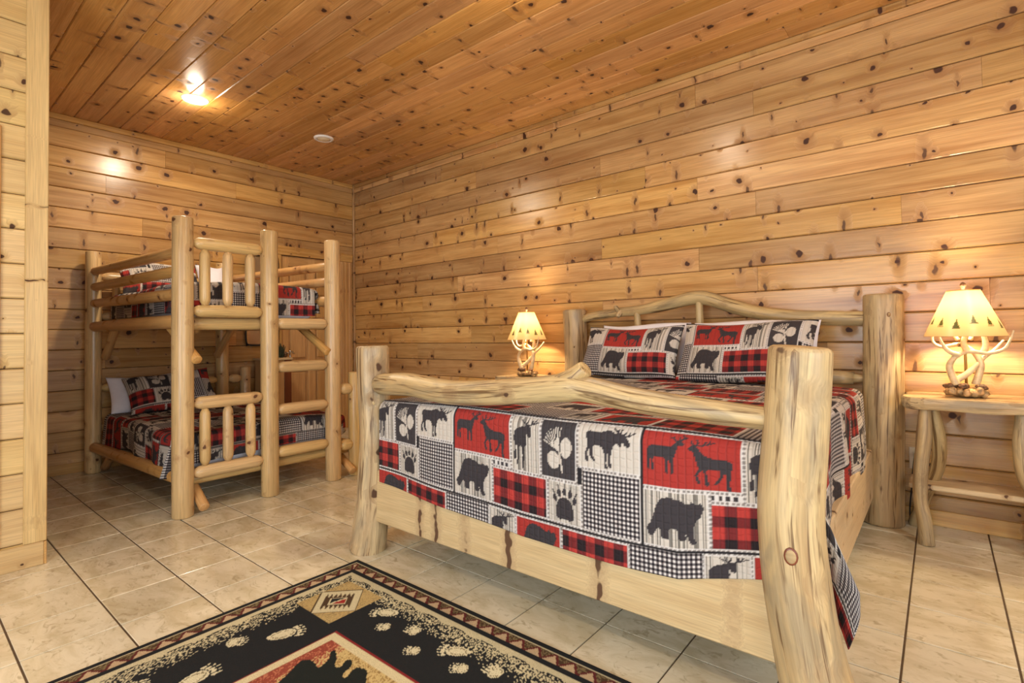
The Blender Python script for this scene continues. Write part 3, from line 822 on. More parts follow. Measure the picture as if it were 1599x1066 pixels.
def drape(name, O, U, W, L, V, ztop, left, right, foot, r, du, dv, label, cat, pu0, pv0, seed, amp=0.008, tail=False, cut_left=True, cut_right=False, crown=0.0, hem_l=0.0, hem_f=0.0, ripple=0.02, hem_pts=None, group=None):
    """sheet over a mattress. O = head-left corner (x,y), U = left->right, V = head->foot (unit xy)"""
    us = np.arange(-left, W + right + 1e-6, du)
    v_a = np.arange(0, L - 0.25, dv * 1.7)
    v_b = np.arange(L - 0.25, L + foot + 1e-6, dv)
    vsx = np.concatenate([v_a, v_b])
    uu, vv = np.meshgrid(us, vsx)
    u, v = uu.ravel(), vv.ravel()
    # uneven hems: scale overhang
    fo = foot * (1 + hem_f * np.sin(u * 3.3 + seed))
    if hem_pts is not None: fo = foot * np.interp(u / W, *hem_pts)
    bb = np.where(v > L, (v - L) * fo / foot, 0.0) if foot > 0 else np.zeros_like(v)
    al = np.where(u < 0, -u * (1 + hem_l * np.sin(v * 4.1 + seed)), 0.0)
    ar = np.where(u > W, u - W, 0.0)
    a = al + ar; sgn = np.where(u < 0, -1.0, 1.0)
    corner = (a > 0) & (bb > 0)
    ox, dx = edge_curve(a, r); oy, dy = edge_curve(bb, r)
    X = np.clip(u, 0, W) + sgn * ox; Yv = np.minimum(v, L) + oy
    Z = ztop - np.maximum(dx, dy)
    # hanging ripples
    hang_s = np.clip(a / 0.3, 0, 1); hang_f = np.clip(bb / 0.3, 0, 1)
    X = X + sgn * ripple * hang_s * (0.5 + np.sin(v * 9 + 1.3 * np.sin(v * 4 + seed)))
    Yv = Yv + ripple * 0.5 * hang_f * (0.4 + np.sin(u * 8.5 + seed + 1.1 * np.sin(3 * u)))
    if tail: X = X + np.where(u > W, 0.06 * hang_s * np.clip((v - L + 0.45) / 0.45, 0, 1), 0)
    if corner.any():
        rr = np.hypot(a, bb); phi = np.arctan2(bb, a)
        on, dn = edge_curve(rr, r)
        g = np.clip(rr / 0.45, 0, 1)
        on = on + g * (0.115 + 0.05 * np.sin(phi * 4.2 - 0.4))
        ph = phi * 0.10
        cx = np.where(sgn > 0, W + on * np.cos(ph), -on * np.cos(ph)); cy = L - 0.10 * g + on * np.sin(ph) + 0.05 * np.sin(phi * 3) * g
        cz = ztop - dn
        X = np.where(corner, cx, X); Yv = np.where(corner, cy, Yv); Z = np.where(corner, cz, Z)
    topm = np.clip(1 - np.maximum(a, bb) / 0.1, 0, 1)
    Z = Z + wrinkle(u, v, amp, seed) * (0.35 + 0.65 * topm) + crown * topm * np.clip(np.sin(np.clip(u / W, 0, 1) * math.pi), 0, 1) ** 0.5
    Xw = O[0] + X * U[0] + Yv * V[0]; Yw = O[1] + X * U[1] + Yv * V[1]
    P = np.c_[Xw, Yw, np.maximum(Z, 0.05)]
    nu, nv = len(us), len(vsx)
    idx = np.arange(nu * nv).reshape(nv, nu)
    Q = np.stack([idx[:-1, :-1], idx[:-1, 1:], idx[1:, 1:], idx[1:, :-1]], -1).reshape(-1, 4)
    cu, cv = u[Q].mean(1), v[Q].mean(1)
    kill = np.zeros(len(Q), bool)
    if cut_left: kill |= (cu < 0) & (cv > L)
    if cut_right: kill |= (cu > W) & (cv > L)
    if tail: kill |= (cv > L) & (cu > W - 0.025) & (cu < W + 0.012)
    if U[0] * V[1] - U[1] * V[0] < 0: Q = Q[:, ::-1]
    Q = Q[~kill]
    used = np.unique(Q); remap = -np.ones(len(P), int); remap[used] = np.arange(len(used))
    Q = remap[Q]; P = P[used]; u = u[used]; v = v[used]
    col, wv, _ = quilt_print(u + pu0, v - L + pv0)
    o = mesh_obj(name, P, Q, M['quilt'], None, col=col, quv=np.c_[u + pu0 + 20, v - L + pv0 + 20], weave=wv, smooth=True)
    md = o.modifiers.new('thickness', 'SOLIDIFY'); md.thickness = 0.006; md.offset = -1.0
    return tag(o, label, cat, group)

def rounded_block(name, lo, hi, r, mat, label, cat):
    import bmesh
    bm = bmesh.new(); bmesh.ops.create_cube(bm, size=1)
    for q in bm.verts: q.co = Vector([lo[i] if q.co[i] < 0 else hi[i] for i in range(3)])
    bmesh.ops.bevel(bm, geom=list(bm.edges), offset=r, segments=5, affect='EDGES', profile=0.5)
    me = bpy.data.meshes.new(name); bm.to_mesh(me); bm.free()
    me.polygons.foreach_set('use_smooth', np.ones(len(me.polygons), dtype=bool))
    me.materials.append(mat)
    o = bpy.data.objects.new(name, me); COL.objects.link(o)
    return tag(o, label, cat)

def pillow(name, c, axu, axv, w, h, t, mat, label, cat='pillow', pu0=0.0, pv0=0.0, res=0.006, seed=1, group=None, flange=0.0, slump=0.0):
    """c centre, axu width direction, axv height direction (unit); front normal = axu x axv"""
    axu = np.array(axu, float); axv = np.array(axv, float)
    axu /= np.linalg.norm(axu); axv -= axu * axv.dot(axu); axv /= np.linalg.norm(axv)
    nn = np.cross(axu, axv)
    nu, nv = int(w / res) + 1, int(h / res) + 1
    uu, vv = np.meshgrid(np.linspace(-1, 1, nu), np.linspace(-1, 1, nv)); u, v = uu.ravel(), vv.ravel()
    au, av = np.abs(u), np.abs(v)
    th = t / 2 * (np.clip(1 - au ** 2.6, 0, 1) ** 0.55) * (np.clip(1 - av ** 2.6, 0, 1) ** 0.55)
    # pulled-in sides, pointed corners
    sx = 1 - 0.05 * (1 - av ** 2) ; sy = 1 - 0.07 * (1 - au ** 2)
    wr = wrinkle(u * 1.0, v * 1.0, 0.006, seed, 6, 6) * (1 - np.maximum(au, av) ** 4)
    def side(sg):
        d = sg * th + wr + 0.004 * sg
        bend = -slump * (u ** 2) * 0.5
        return np.array(c) + np.outer(u * sx * w / 2, axu) + np.outer(v * sy * h / 2 + 0.012 * np.sin(3 * u + seed), axv) + np.outer(d + bend, nn)
    A = side(1.0); B = side(-1.0)
    idx = np.arange(nu * nv).reshape(nv, nu)
    Q = np.stack([idx[:-1, :-1], idx[:-1, 1:], idx[1:, 1:], idx[1:, :-1]], -1).reshape(-1, 4)
    rim = np.concatenate([idx[0, :], idx[1:, -1], idx[-1, -2::-1], idx[-2:0:-1, 0]])
    rn = np.roll(rim, -1); N = nu * nv
    R = np.stack([rim, rn + 0, rn + N, rim + N], -1)[:, ::-1]
    Fc = np.vstack([Q, Q[:, ::-1] + N, R])
    P = np.vstack([A, B])
    pu = u * w / 2; pv = -v * h / 2
    col, wv, _ = quilt_print(pu + pu0, pv + pv0)
    kw = {}
    if mat is M['quilt']:
        kw = dict(col=np.vstack([col, col]), quv=np.tile(np.c_[pu + pu0 + 5, pv + pv0 + 5], (2, 1)), weave=np.vstack([wv, wv]))
    o = mesh_obj(name, P, Fc, mat, None, smooth=True, **kw)
    return tag(o, label, cat, group)

# ------------------------------------------------------------------ king log bed
bed = empty('log_bed', (4.8, -1.25, 0), 'big peeled-log bed with forked footboard rail beside the rug', 'bed')
log('post', [(3.62, -2.345, 0), (3.645, -2.345, 0.10), (3.675, -2.345, 0.35), (3.70, -2.345, 0.65), (3.69, -2.345, 0.95), (3.685, -2.345, 1.152)], [0.108, 0.100, 0.086, 0.085, 0.090, 0.090], M['big'], bed, 28, 0.03, 0.022, 0.014, 0.018)
log('post', [(5.93, -2.40, 0), (5.885, -2.385, 0.10), (5.835, -2.37, 0.32), (5.808, -2.365, 0.62), (5.826, -2.365, 0.90), (5.846, -2.365, 1.153)], [0.108, 0.101, 0.094, 0.092, 0.090, 0.087], M['big'], bed, 32, 0.03, 0.018, 0.014, 0.016)
log('post', [(3.625, -0.135, 0), (3.62, -0.135, 0.5), (3.635, -0.135, 1.0), (3.625, -0.135, 1.42)], [0.118, 0.106, 0.104, 0.104], M['big'], bed, 28, 0.04, 0.02, 0.014, 0.016)
log('post', [(5.86, -0.135, 0), (5.875, -0.135, 0.45), (5.89, -0.135, 0.95), (5.90, -0.135, 1.42)], [0.118, 0.110, 0.108, 0.106], M['big'], bed, 30, 0.04, 0.016, 0.014, 0.012)
fr = log('foot_rail', [(3.77, -2.37, 0.945), (3.84, -2.37, 0.945), (4.05, -2.372, 0.950), (4.33, -2.375, 0.930), (4.60, -2.375, 0.942), (4.85, -2.375, 0.968), (5.02, -2.375, 0.988), (5.12, -2.373, 0.984), (5.33, -2.37, 0.955), (5.56, -2.37, 0.938), (5.76, -2.37, 0.930)], [0.050, 0.060, 0.060, 0.059, 0.058, 0.055, 0.058, 0.050, 0.045, 0.041, 0.036], M['big'], bed, 22, 0.025, 0.02, 0.014, 0.012)
log('branch_stub', [(4.90, -2.375, 0.972), (5.02, -2.374, 1.01), (5.075, -2.374, 1.045), (5.105, -2.374, 1.068)], [0.045, 0.046, 0.038, 0.034], M['big'], fr, 16, 0.02, 0.03, 0.008, 0.02)
hr = log('head_rail', [(3.70, -0.135, 1.325), (3.80, -0.135, 1.352), (4.02, -0.135, 1.375), (4.27, -0.135, 1.392), (4.50, -0.13, 1.428), (4.70, -0.13, 1.462), (4.82, -0.13, 1.452), (5.00, -0.13, 1.385), (5.20, -0.135, 1.325), (5.42, -0.135, 1.292), (5.62, -0.135, 1.280), (5.80, -0.135, 1.272)], [0.030, 0.034, 0.037, 0.041, 0.050, 0.053, 0.054, 0.052, 0.049, 0.048, 0.048, 0.047], M['big'], bed, 18, 0.025, 0.05, 0.008, 0.03)
for p in (4.08, 4.10):
    sg = 1 if p == 4.08 else -1
    log('knot_stub', [(p, -0.15, 1.385), (p - 0.01, -0.20, 1.385 + sg * 0.045)], [0.024, 0.018], M['big'], hr, 12, 0.02, 0.03, 0.006)
for xa, xb, zt in ((4.24, 4.25, 1.37), (4.755, 4.735, 1.43), (5.27, 5.25, 1.30)):
    log('spindle', [(xb, -0.15, 0.90), ((xa + xb) / 2 + 0.01, -0.15, 1.15), (xa, -0.145, zt)], [0.032, 0.030, 0.026], M['big'], bed, 12, 0.05, 0.04, 0.006)
log('lower_head_rail', [(3.70, -0.135, 0.892), (4.7, -0.14, 0.905), (5.66, -0.135, 0.892), (5.70, -0.135, 0.89), (5.79, -0.135, 0.89)], [0.045, 0.047, 0.045, 0.03, 0.028], M['big'], bed, 14, 0.08, 0.02, 0.008)
def knot(post, c, r, ang, z, size):
    d = Vector((CAM.x - c[0], CAM.y - c[1], 0)).normalized()
    d.rotate(Matrix.Rotation(math.radians(ang), 3, 'Z'))
    t = Vector((-d.y, d.x, 0))
    for nm, sc, out, mat in (('knot_ring', 1.0, 0.0015, M['red']), ('knot', 0.78, 0.0035, M['big'])):
        V, F = [], []
        for i in range(9):
            la = math.pi * i / 8
            for j in range(14):
                lo_ = 2 * math.pi * j / 14
                q = size * sc * math.sin(la)
                p = Vector((c[0], c[1], z)) + d * (r + out - 0.004 + 0.004 * math.cos(la)) + t * (q * math.cos(lo_) * 0.72) + Vector((0, 0, q * math.sin(lo_)))
                V.append(tuple(p))
        F = [(i * 14 + j, i * 14 + (j + 1) % 14, (i + 1) * 14 + (j + 1) % 14, (i + 1) * 14 + j) for i in range(8) for j in range(14)]
        mesh_obj(nm, V, F, mat, post, gc=V, smooth=True)
_posts = [o for o in bed.children if o.name.startswith('post')]
_posts.sort(key=lambda o: (round(o.data.vertices[0].co.y), o.data.vertices[0].co.x))
knot(_posts[0], (3.692, -2.345), 0.087, 0, 0.84, 0.016)
knot(_posts[1], (5.812, -2.366), 0.094, -4, 0.555, 0.026)
knot(_posts[3], (5.897, -0.135), 0.108, -20, 1.06, 0.022)
knot(_posts[3], (5.90, -0.135), 0.107, 14, 1.29, 0.014)
box('foot_plank', (3.70, -2.375, 0.185), (5.815, -2.325, 0.47), M['plank'], bed, 'x', 0.006)
box('side_plank', (5.775, -2.32, 0.165), (5.825, -0.15, 0.46), M['plank'], bed, 'y', 0.006)
box('side_plank', (3.69, -2.32, 0.165), (3.74, -0.15, 0.46), M['plank'], bed, 'y', 0.006)
for yy in (-2.0, -1.4, -0.8, -0.35):
    box('slat', (3.7405, yy - 0.05, 0.30), (5.7745, yy + 0.05, 0.33), M['plank'], bed, 'x', 0.003)
rounded_block('mattress', (3.77, -2.30, 0.3305), (5.765, -0.26, 0.815), 0.06, M['sheet'], 'thick white mattress of the big log bed under the quilt', 'mattress')
drape('quilt', (3.80, -0.42), (1, 0), 1.955, 1.915, (0, -1), 0.853, 0.42, 0.45, 0.52, 0.050, 0.005, 0.0042, 'wildlife patchwork quilt hanging over the foot of the big log bed', 'quilt',
      3.80 - 4.382, -0.022, 3, amp=0.007, tail=True, crown=0.012, hem_pts=([0, 0.25, 0.5, 0.72, 0.85, 1.0], [0.90, 0.97, 1.03, 1.02, 1.0, 0.84]), ripple=0.016)

# pillows on the big bed
TILT = np.array([0, 0.50, 0.866])
pillow('pillow_sham', (4.345, -0.505, 1.058), (1, 0.02, 0), TILT, 0.78, 0.43, 0.17, M['quilt'], 'left printed pillow sham on the big log bed, nearer the small lamp', 'pillow', 0.20, 0.20, 0.005, 11, 'printed pillow shams on the big bed')
pillow('pillow_sham', (5.17, -0.525, 1.066), (1, -0.02, 0), TILT, 0.84, 0.45, 0.18, M['quilt'], 'right printed pillow sham on the big log bed, partly behind the near post', 'pillow', 0.335, 0.21, 0.005, 12, 'printed pillow shams on the big bed')
pillow('pillow', (4.36, -0.315, 1.085), (1, 0, 0), (0, 0.32, 0.94), 0.74, 0.40, 0.13, M['sheet'], 'white pillow behind the left printed sham on the big bed', 'pillow', res=0.02, seed=13, group='white pillows on the big bed')
pillow('pillow', (5.17, -0.32, 1.085), (1, 0, 0), (0, 0.32, 0.94), 0.82, 0.41, 0.13, M['sheet'], 'white pillow behind the right printed sham on the big bed', 'pillow', res=0.02, seed=14, group='white pillows on the big bed')

# ------------------------------------------------------------------ bunk bed
bunk = empty('bunk_bed', (1.16, -2.2, 0), 'peeled-log bunk bed with ladder and guard rails against the back wall', 'bunk bed')
F1, F2, F3 = (2.17, -2.803), (2.17, -2.207), (2.17, -1.667)
B1, B2 = (0.15, -2.872), (0.15, -1.76)
LF, LB = (2.17, -1.455), (0.15, -1.515)
for (x, y), h, r in ((F1, 2.045, 0.066), (F2, 2.035, 0.064), (F3, 2.03, 0.064), (B1, 2.03, 0.062), (B2, 2.03, 0.062), (LF, 0.90, 0.055), (LB, 0.895, 0.055)):
    log('post', [(x, y, 0), (x, y, h * 0.5), (x, y, h)], [r, r * 1.01, r * 0.98], M['log'], bunk, 20, 0.25, 0.008, 0.010)
# end panel facing the room: rails, spindles, ladder rungs
for zt, zb in ((1.877, 1.402), (0.761, 0.283)):
    for z in (zt, zb):
        peg('end_rail', (2.17, F1[1] + 0.055, z), (2.17, F2[1] - 0.05, z), 0.044, M['log'], bunk, 0.04, 0.4)
    for y in (-2.664, -2.511, -2.352):
        peg('spindle', (2.17, y, zb + 0.035), (2.17, y, zt - 0.035), 0.035, M['log'], bunk, 0.035, 0.45)
for z in (1.318, 0.977, 0.648, 0.318):
    peg('ladder_rung', (2.17, F2[1] + 0.05, z), (2.17, F3[1] - 0.055, z), 0.043, M['log'], bunk, 0.03, 0.6)
for z in (0.757, 0.275):
    peg('end_rail', (2.17, F3[1] + 0.055, z), (2.17, LF[1] - 0.03, z), 0.047, M['log'], bunk, 0.03, 0.6)
log('support_rail', [(2.085, F1[1], 1.315), (2.085, F3[1], 1.315)], [0.045, 0.045], M['log'], bunk, 14, 0.2)
log('support_rail', [(2.085, F1[1], 0.225), (2.085, LF[1], 0.225)], [0.04, 0.04], M['log'], bunk, 14, 0.2)
# long rails along both sides
def side_rail(a, b, z0, z1, r, m='rail'):
    log('side_rail', [(a[0] + 0.058, a[1], z0), ((a[0] + b[0]) / 2, (a[1] + b[1]) / 2, (z0 + z1) / 2), (b[0] - 0.06, b[1], z1)], [r * 0.92, r, r], M[m], bunk, 14, 0.15, 0.012, 0.012)
for a, b in ((B1, F1), (B2, F3)):
    side_rail(a, b, 1.842, 1.815, 0.039); side_rail(a, b, 1.698, 1.682, 0.040); side_rail(a, b, 1.548, 1.518, 0.042)
    side_rail(a, b, 1.335, 1.33, 0.050)
side_rail(B1, F1, 0.24, 0.258, 0.048)
side_rail(LB, LF, 0.24, 0.25, 0.045)
# end at the wall
for zt, zb in ((1.80, 1.43), (0.77, 0.40)):
    peg('end_rail', (0.15, B1[1] + 0.05, zt), (0.15, B2[1] - 0.05, zt), 0.042, M['log'], bunk, 0.04, 0.4)
    peg('end_rail', (0.15, B1[1] + 0.05, zb), (0.15, B2[1] - 0.05, zb), 0.042, M['log'], bunk, 0.04, 0.4)
    for y in np.linspace(-2.70, -1.93, 6):
        peg('spindle', (0.15, y, zb + 0.035), (0.15, y, zt - 0.035), 0.032, M['log'], bunk, 0.035, 0.45)
peg('end_rail', (0.15, B2[1] + 0.055, 0.77), (0.15, LB[1] - 0.045, 0.77), 0.045, M['log'], bunk, 0.04, 0.4)
# knee braces
for (x0, y0, z0), (x1, y1, z1) in (((0.235, -2.80, 1.05), (0.56, -2.80, 1.32)), ((2.235, -2.735, 1.06), (1.80, -2.775, 1.32)), ((0.235, -1.845, 1.03), (0.62, -1.845, 1.32)), ((2.21, -1.735, 1.08), (1.72, -1.78, 1.36)),
                                  ((2.26, -2.70, 0.055), (1.95, -2.70, 0.23)), ((0.235, -2.80, 0.05), (0.55, -2.80, 0.24)), ((2.25, -1.53, 0.055), (1.90, -1.53, 0.24))):
    log('brace', [(x0, y0, z0), (x1, y1, z1)], [0.034, 0.034], M['rail'], bunk, 12, 0.1, 0.01, 0.006)
tag(box('upper_deck', (0.22, -2.80, 1.352), (2.06, -1.70, 1.366), M['plank'], bunk, 'x', 0.002))
tag(box('lower_deck', (0.22, -2.80, 0.262), (2.06, -1.50, 0.276), M['plank'], bunk, 'x', 0.002))
rounded_block('mattress', (0.24, -2.73, 1.367), (2.02, -1.76, 1.585), 0.04, M['sheet'], 'white mattress on the upper bunk under a wildlife quilt', 'mattress')
rounded_block('mattress', (0.24, -2.76, 0.277), (2.04, -1.545, 0.505), 0.05, M['sheet'], 'white mattress on the lower bunk showing below its quilt', 'mattress')
drape('quilt', (0.30, -2.735), (0, 1), 0.98, 1.70, (1, 0), 1.617, 0.245, 0.235, 0.25, 0.045, 0.008, 0.007, 'red and black wildlife quilt on the upper bunk', 'quilt', 0.44, 0.085, 5, amp=0.010, cut_left=True, cut_right=True, ripple=0.006, crown=0.02, hem_f=0.03)
drape('quilt', (0.30, -2.765), (0, 1), 1.22, 1.755, (1, 0), 0.535, 0.30, 0.20, 0.22, 0.05, 0.008, 0.007, 'rumpled red plaid wildlife quilt on the lower bunk', 'quilt', 0.10, 0.27, 8, amp=0.014, cut_left=True, cut_right=True, ripple=0.018, crown=0.015, hem_l=0.14, hem_f=0.06)
pillow('pillow', (0.45, -2.42, 1.775), (0, 1, 0), (-0.62, 0, 0.79), 0.66, 0.40, 0.16, M['quilt'], 'printed pillow leaning at the wall end of the upper bunk', 'pillow', 0.80, 0.30, 0.008, 21)
pillow('pillow', (0.40, -1.95, 1.785), (0, 1, 0), (-0.45, 0, 0.87), 0.26, 0.40, 0.14, M['sheet'], 'white pillow on the upper bunk beside the printed pillow', 'pillow', res=0.02, seed=22)
pillow('pillow', (0.54, -2.36, 0.725), (0.1, 1, 0.10), (-0.68, 0.1, 0.73), 0.70, 0.42, 0.16, M['quilt'], 'printed pillow with moose leaning at the head of the lower bunk', 'pillow', 0.695, 0.235, 0.008, 23)
pillow('pillow', (0.36, -2.45, 0.715), (0.1, 1, 0.05), (-0.55, 0.0, 0.83), 0.70, 0.38, 0.11, M['sheet'], 'white pillow under the moose pillow on the lower bunk', 'pillow', res=0.02, seed=24)

# ------------------------------------------------------------------ nightstands
def nightstand(x0, x1, ax, label):
    """live-edge top on crooked log legs; ax mirrors the leg layout"""
    e = empty('log_nightstand', ((x0 + x1) / 2, -0.25, 0), label, 'nightstand', 'log nightstands')
    # live edge slab
    n = 40
    ang = np.linspace(0, 2 * np.pi, n, endpoint=False)
    cx, cy, hx, hy = (x0 + x1) / 2, -0.245, (x1 - x0) / 2, 0.205
    ph = rng.uniform(0, 6, 4)
    V, F = [], []
    for zz, sc in ((0.752, 0.965), (0.760, 0.985), (0.785, 1.0), (0.806, 0.992), (0.815, 0.975)):
        for a in ang:
            c, s = math.cos(a), math.sin(a)
            k = (abs(c) ** 7 + abs(s) ** 7) ** (-1 / 7)
            w = 1 + 0.018 * math.sin(5 * a + ph[0]) + 0.012 * math.sin(9 * a + ph[1] + zz * 30)
            V.append((cx + hx * c * k * w * sc, cy + hy * s * k * (w if s < 0 else 1) * sc, zz + (0.004 * math.sin(7 * a + ph[2]) if zz < 0.8 else 0.0)))
    F = [(i * n + j, i * n + (j + 1) % n, (i + 1) * n + (j + 1) % n, (i + 1) * n + j) for i in range(4) for j in range(n)]
    F += [tuple(reversed(range(n))), tuple(range(4 * n, 5 * n))]
    mesh_obj('table_top', V, F, M['big'], e, gc=grain(V, 'x'))
    xl, xr = x0 + 0.10, x1 - 0.17
    log('leg', [(xl, -0.385, 0.752), (xl - 0.008, -0.39, 0.60), (xl - 0.03, -0.395, 0.38), (xl - 0.032, -0.40, 0.24), (xl - 0.018, -0.405, 0.13), (xl - 0.010, -0.41, 0.0)], [0.030, 0.036, 0.034, 0.033, 0.035, 0.036], M['big'], e, 14, 0.03, 0.03, 0.006, 0.02)
    log('leg', [(xl + 0.03, -0.30, 0.753), (xl + 0.055, -0.27, 0.56), (xl + 0.045, -0.22, 0.40), (xl - 0.02, -0.13, 0.20), (xl - 0.075, -0.075, 0.0)], [0.030, 0.036, 0.034, 0.034, 0.036], M['big'], e, 14, 0.03, 0.03, 0.006, 0.02)
    log('leg', [(xr, -0.375, 0.752), (xr - 0.008, -0.375, 0.60), (xr, -0.37, 0.45), (xr + 0.035, -0.34, 0.33), (xr + 0.06, -0.385, 0.15), (xr + 0.065, -0.405, 0.0)], [0.034, 0.040, 0.040, 0.036, 0.036, 0.038], M['big'], e, 14, 0.03, 0.03, 0.006, 0.02)
    log('leg', [(xr + 0.05, -0.25, 0.753), (xr + 0.045, -0.20, 0.5), (xr + 0.05, -0.15, 0.25), (xr + 0.055, -0.115, 0.0)], [0.034, 0.036, 0.040, 0.044], M['big'], e, 14, 0.03, 0.03, 0.006, 0.02)
    log('branch', [(xr + 0.005, -0.36, 0.73), (xr + 0.05, -0.375, 0.60), (xr + 0.085, -0.38, 0.48), (xr + 0.09, -0.37, 0.36), (xr + 0.03, -0.35, 0.375)], [0.026, 0.026, 0.025, 0.024, 0.022], M['big'], e, 12, 0.03, 0.03, 0.006, 0.02)
    V, F = box_geo((x0 + 0.015, -0.345, 0.288), (x1 - 0.03, -0.11, 0.318), 0.006)
    mesh_obj('shelf', V, F, M['plank'], e, gc=grain(V, 'x'))
    return e
nightstand(5.992, 6.66, 1, 'log nightstand at right of the big bed with a wood shelf')
nightstand(2.90, 3.49, -1, 'log nightstand behind the big bed holding the farther lamp')

# ------------------------------------------------------------------ antler lamps
def blob(c, r, seed, amp=0.18, nu=18, nv=10):
    rr = np.random.default_rng(seed); ph = rr.uniform(0, 6.28, 8)
    V, F = [], []
    for i in range(nv + 1):
        t = math.pi * i / nv
        for j in range(nu):
            p = 2 * math.pi * j / nu
            k = 1 + amp * (0.5 * math.sin(3 * p + ph[0] + 2 * t) + 0.4 * math.sin(5 * p + ph[1] - 3 * t) + 0.4 * math.sin(4 * t + ph[2] + p))
            V.append((c[0] + r[0] * k * math.sin(t) * math.cos(p), c[1] + r[1] * k * math.sin(t) * math.sin(p), c[2] + r[2] * (k * 0.5 + 0.5) * math.cos(t)))
    F = [(i * nu + j, i * nu + (j + 1) % nu, (i + 1) * nu + (j + 1) % nu, (i + 1) * nu + j) for i in range(nv) for j in range(nu)]
    return V, F
def pine_tree(x, y):
    """x,y in units: base 0, height 1"""
    m = np.zeros(len(x), bool)
    for k in range(5):
        y0 = 0.10 + k * 0.17; w = 0.36 - k * 0.065
        m |= (y > y0) & (y < y0 + 0.26) & (np.abs(x) < w * (1 - (y - y0) / 0.28)) & (np.abs(x) * 1.2 + 0.04 * np.sin(x * 60) < w)
    m |= (np.abs(x) < 0.03) & (y > 0) & (y < 1.0)
    m |= ell(x, y, 0, 0.04, 0.38, 0.04)
    return m
def antler_lamp(x, y, label, seed):
    z0 = 0.816
    e = empty('antler_lamp', (x, y, z0), label, 'table lamp', 'antler table lamps')
    rr = np.random.default_rng(seed)
    # rock base with pine cones
    mb = MB()
    V, F = box_geo((0, 0, 0), (1, 1, 1))
    V, F = blob((x, y, z0 + 0.026), (0.092, 0.072, 0.026), seed, 0.10, 28, 10); mb.add([(a, b, max(c, z0)) for a, b, c in V], F)
    for i in range(16):
        a = 2 * math.pi * i / 16 + rr.uniform(-0.1, 0.1); q = rr.uniform(0.7, 0.93)
        V, F = blob((x + 0.10 * q * math.cos(a), y + 0.078 * q * math.sin(a), z0 + rr.uniform(0.018, 0.04)), (rr.uniform(0.016, 0.026), rr.uniform(0.014, 0.022), rr.uniform(0.014, 0.024)), seed + i, 0.25, 10, 6)
        mb.add([(a_, b_, max(c_, z0)) for a_, b_, c_ in V], F)
    base = mb.build('rock_base', M['stone'], e, smooth=True)
    for dx, dy, dz, ang in ((-0.062, -0.03, 0.062, 0.3), (-0.012, -0.052, 0.064, 0.5), (0.062, -0.03, 0.060, -0.2), (-0.075, 0.02, 0.055, 0.0)):
        V, F = blob((0, 0, 0), (0.028, 0.017, 0.017), seed + 50, 0.12, 14, 10)
        c_, s_ = math.cos(ang), math.sin(ang)
        V = [(x + dx + c_ * a - s_ * b, y + dy + s_ * a + c_ * b, z0 + dz + c) for a, b, c in V]
        mesh_obj('pine_cone', V, F, M['cone'], base, gc=V, smooth=True)
    k = 0.00093
    def A(pts, r0, r1, dy0, dy1):
        n = len(pts)
        P = [(x + (px - 530) * k, y + dy0 + (dy1 - dy0) * i / (n - 1), z0 + (980 - py) * k) for i, (px, py) in enumerate(pts)]
        R = np.linspace(r0, r1, n)
        return log('antler', P, R, M['antler'], e, 12, 0.012, 0.03, 0.003)
    A([(485, 905), (465, 850), (455, 790), (485, 735), (545, 705), (630, 715), (695, 690), (722, 640), (738, 582)], 0.020, 0.004, -0.03, -0.075)
    A([(540, 712), (522, 650), (540, 590), (548, 520)], 0.018, 0.006, -0.05, -0.03)
    A([(505, 730), (455, 705), (425, 660), (402, 590)], 0.016, 0.004, -0.05, -0.09)
    A([(470, 890), (530, 845), (580, 790), (612, 745), (660, 700), (705, 640)], 0.019, 0.006, -0.02, 0.05)
    A([(572, 905), (592, 830), (598, 770), (560, 700), (500, 665), (420, 680), (378, 640), (392, 556)], 0.020, 0.005, 0.01, 0.02)
    A([(610, 720), (622, 660), (605, 590), (555, 530), (498, 478)], 0.017, 0.004, 0.0, -0.01)
    A([(500, 640), (465, 580), (430, 540), (398, 512)], 0.011, 0.003, 0.03, 0.06)
    A([(555, 640), (575, 575), (600, 528)], 0.011, 0.003, 0.03, 0.06)
    log('rod', [(x, y, z0 + 0.03), (x, y, 1.33)], [0.007, 0.007], M['brass'], e, 10, 0.2, 0, 0.001)
    log('pull_chain', [(x - 0.025, y - 0.03, 1.19), (x - 0.026, y - 0.03, 1.12)], [0.0016, 0.0016], M['brass'], e, 6, 0.1, 0, 0.0005)
    V, F = blob((x - 0.026, y - 0.03, 1.11), (0.009, 0.009, 0.013), 3, 0.1, 10, 8)
    mesh_obj('chain_pull', V, F, M['cone'], e, gc=V, smooth=True)
    lathe_obj('finial', [(0.001, 0.0), (0.006, 0.004), (0.007, 0.016), (0.014, 0.024), (0.013, 0.036), (0.007, 0.044), (0.0005, 0.048)], M['cone'], e, (x, y, 1.412), 12)
    lathe_obj('bulb', [(0.001, -0.05), (0.009, -0.045), (0.010, -0.015), (0.016, 0.008), (0.017, 0.018), (0.012, 0.030), (0.001, 0.035)], M['bulb'], e, (x, y + 0.0, 1.285), 16)
    # shade, with a ring of pines printed on it
    zb, zt, rb, rt = 1.155, 1.413, 0.182, 0.073
    nu, nv = 300, 70
    tt = np.linspace(0, 1, nv); aa = np.linspace(0, 2 * np.pi, nu, endpoint=False)
    T2, A2 = np.meshgrid(tt, aa, indexing='ij')
    R2 = rb + (rt - rb) * T2
    P = np.c_[(x + R2 * np.cos(A2)).ravel(), (y + R2 * np.sin(A2)).ravel(), (zb + (zt - zb) * T2).ravel()]
    col = np.tile(lin((214, 172, 116)), (len(P), 1))
    t_, a_ = T2.ravel(), A2.ravel()
    s_ = t_ * 0.28
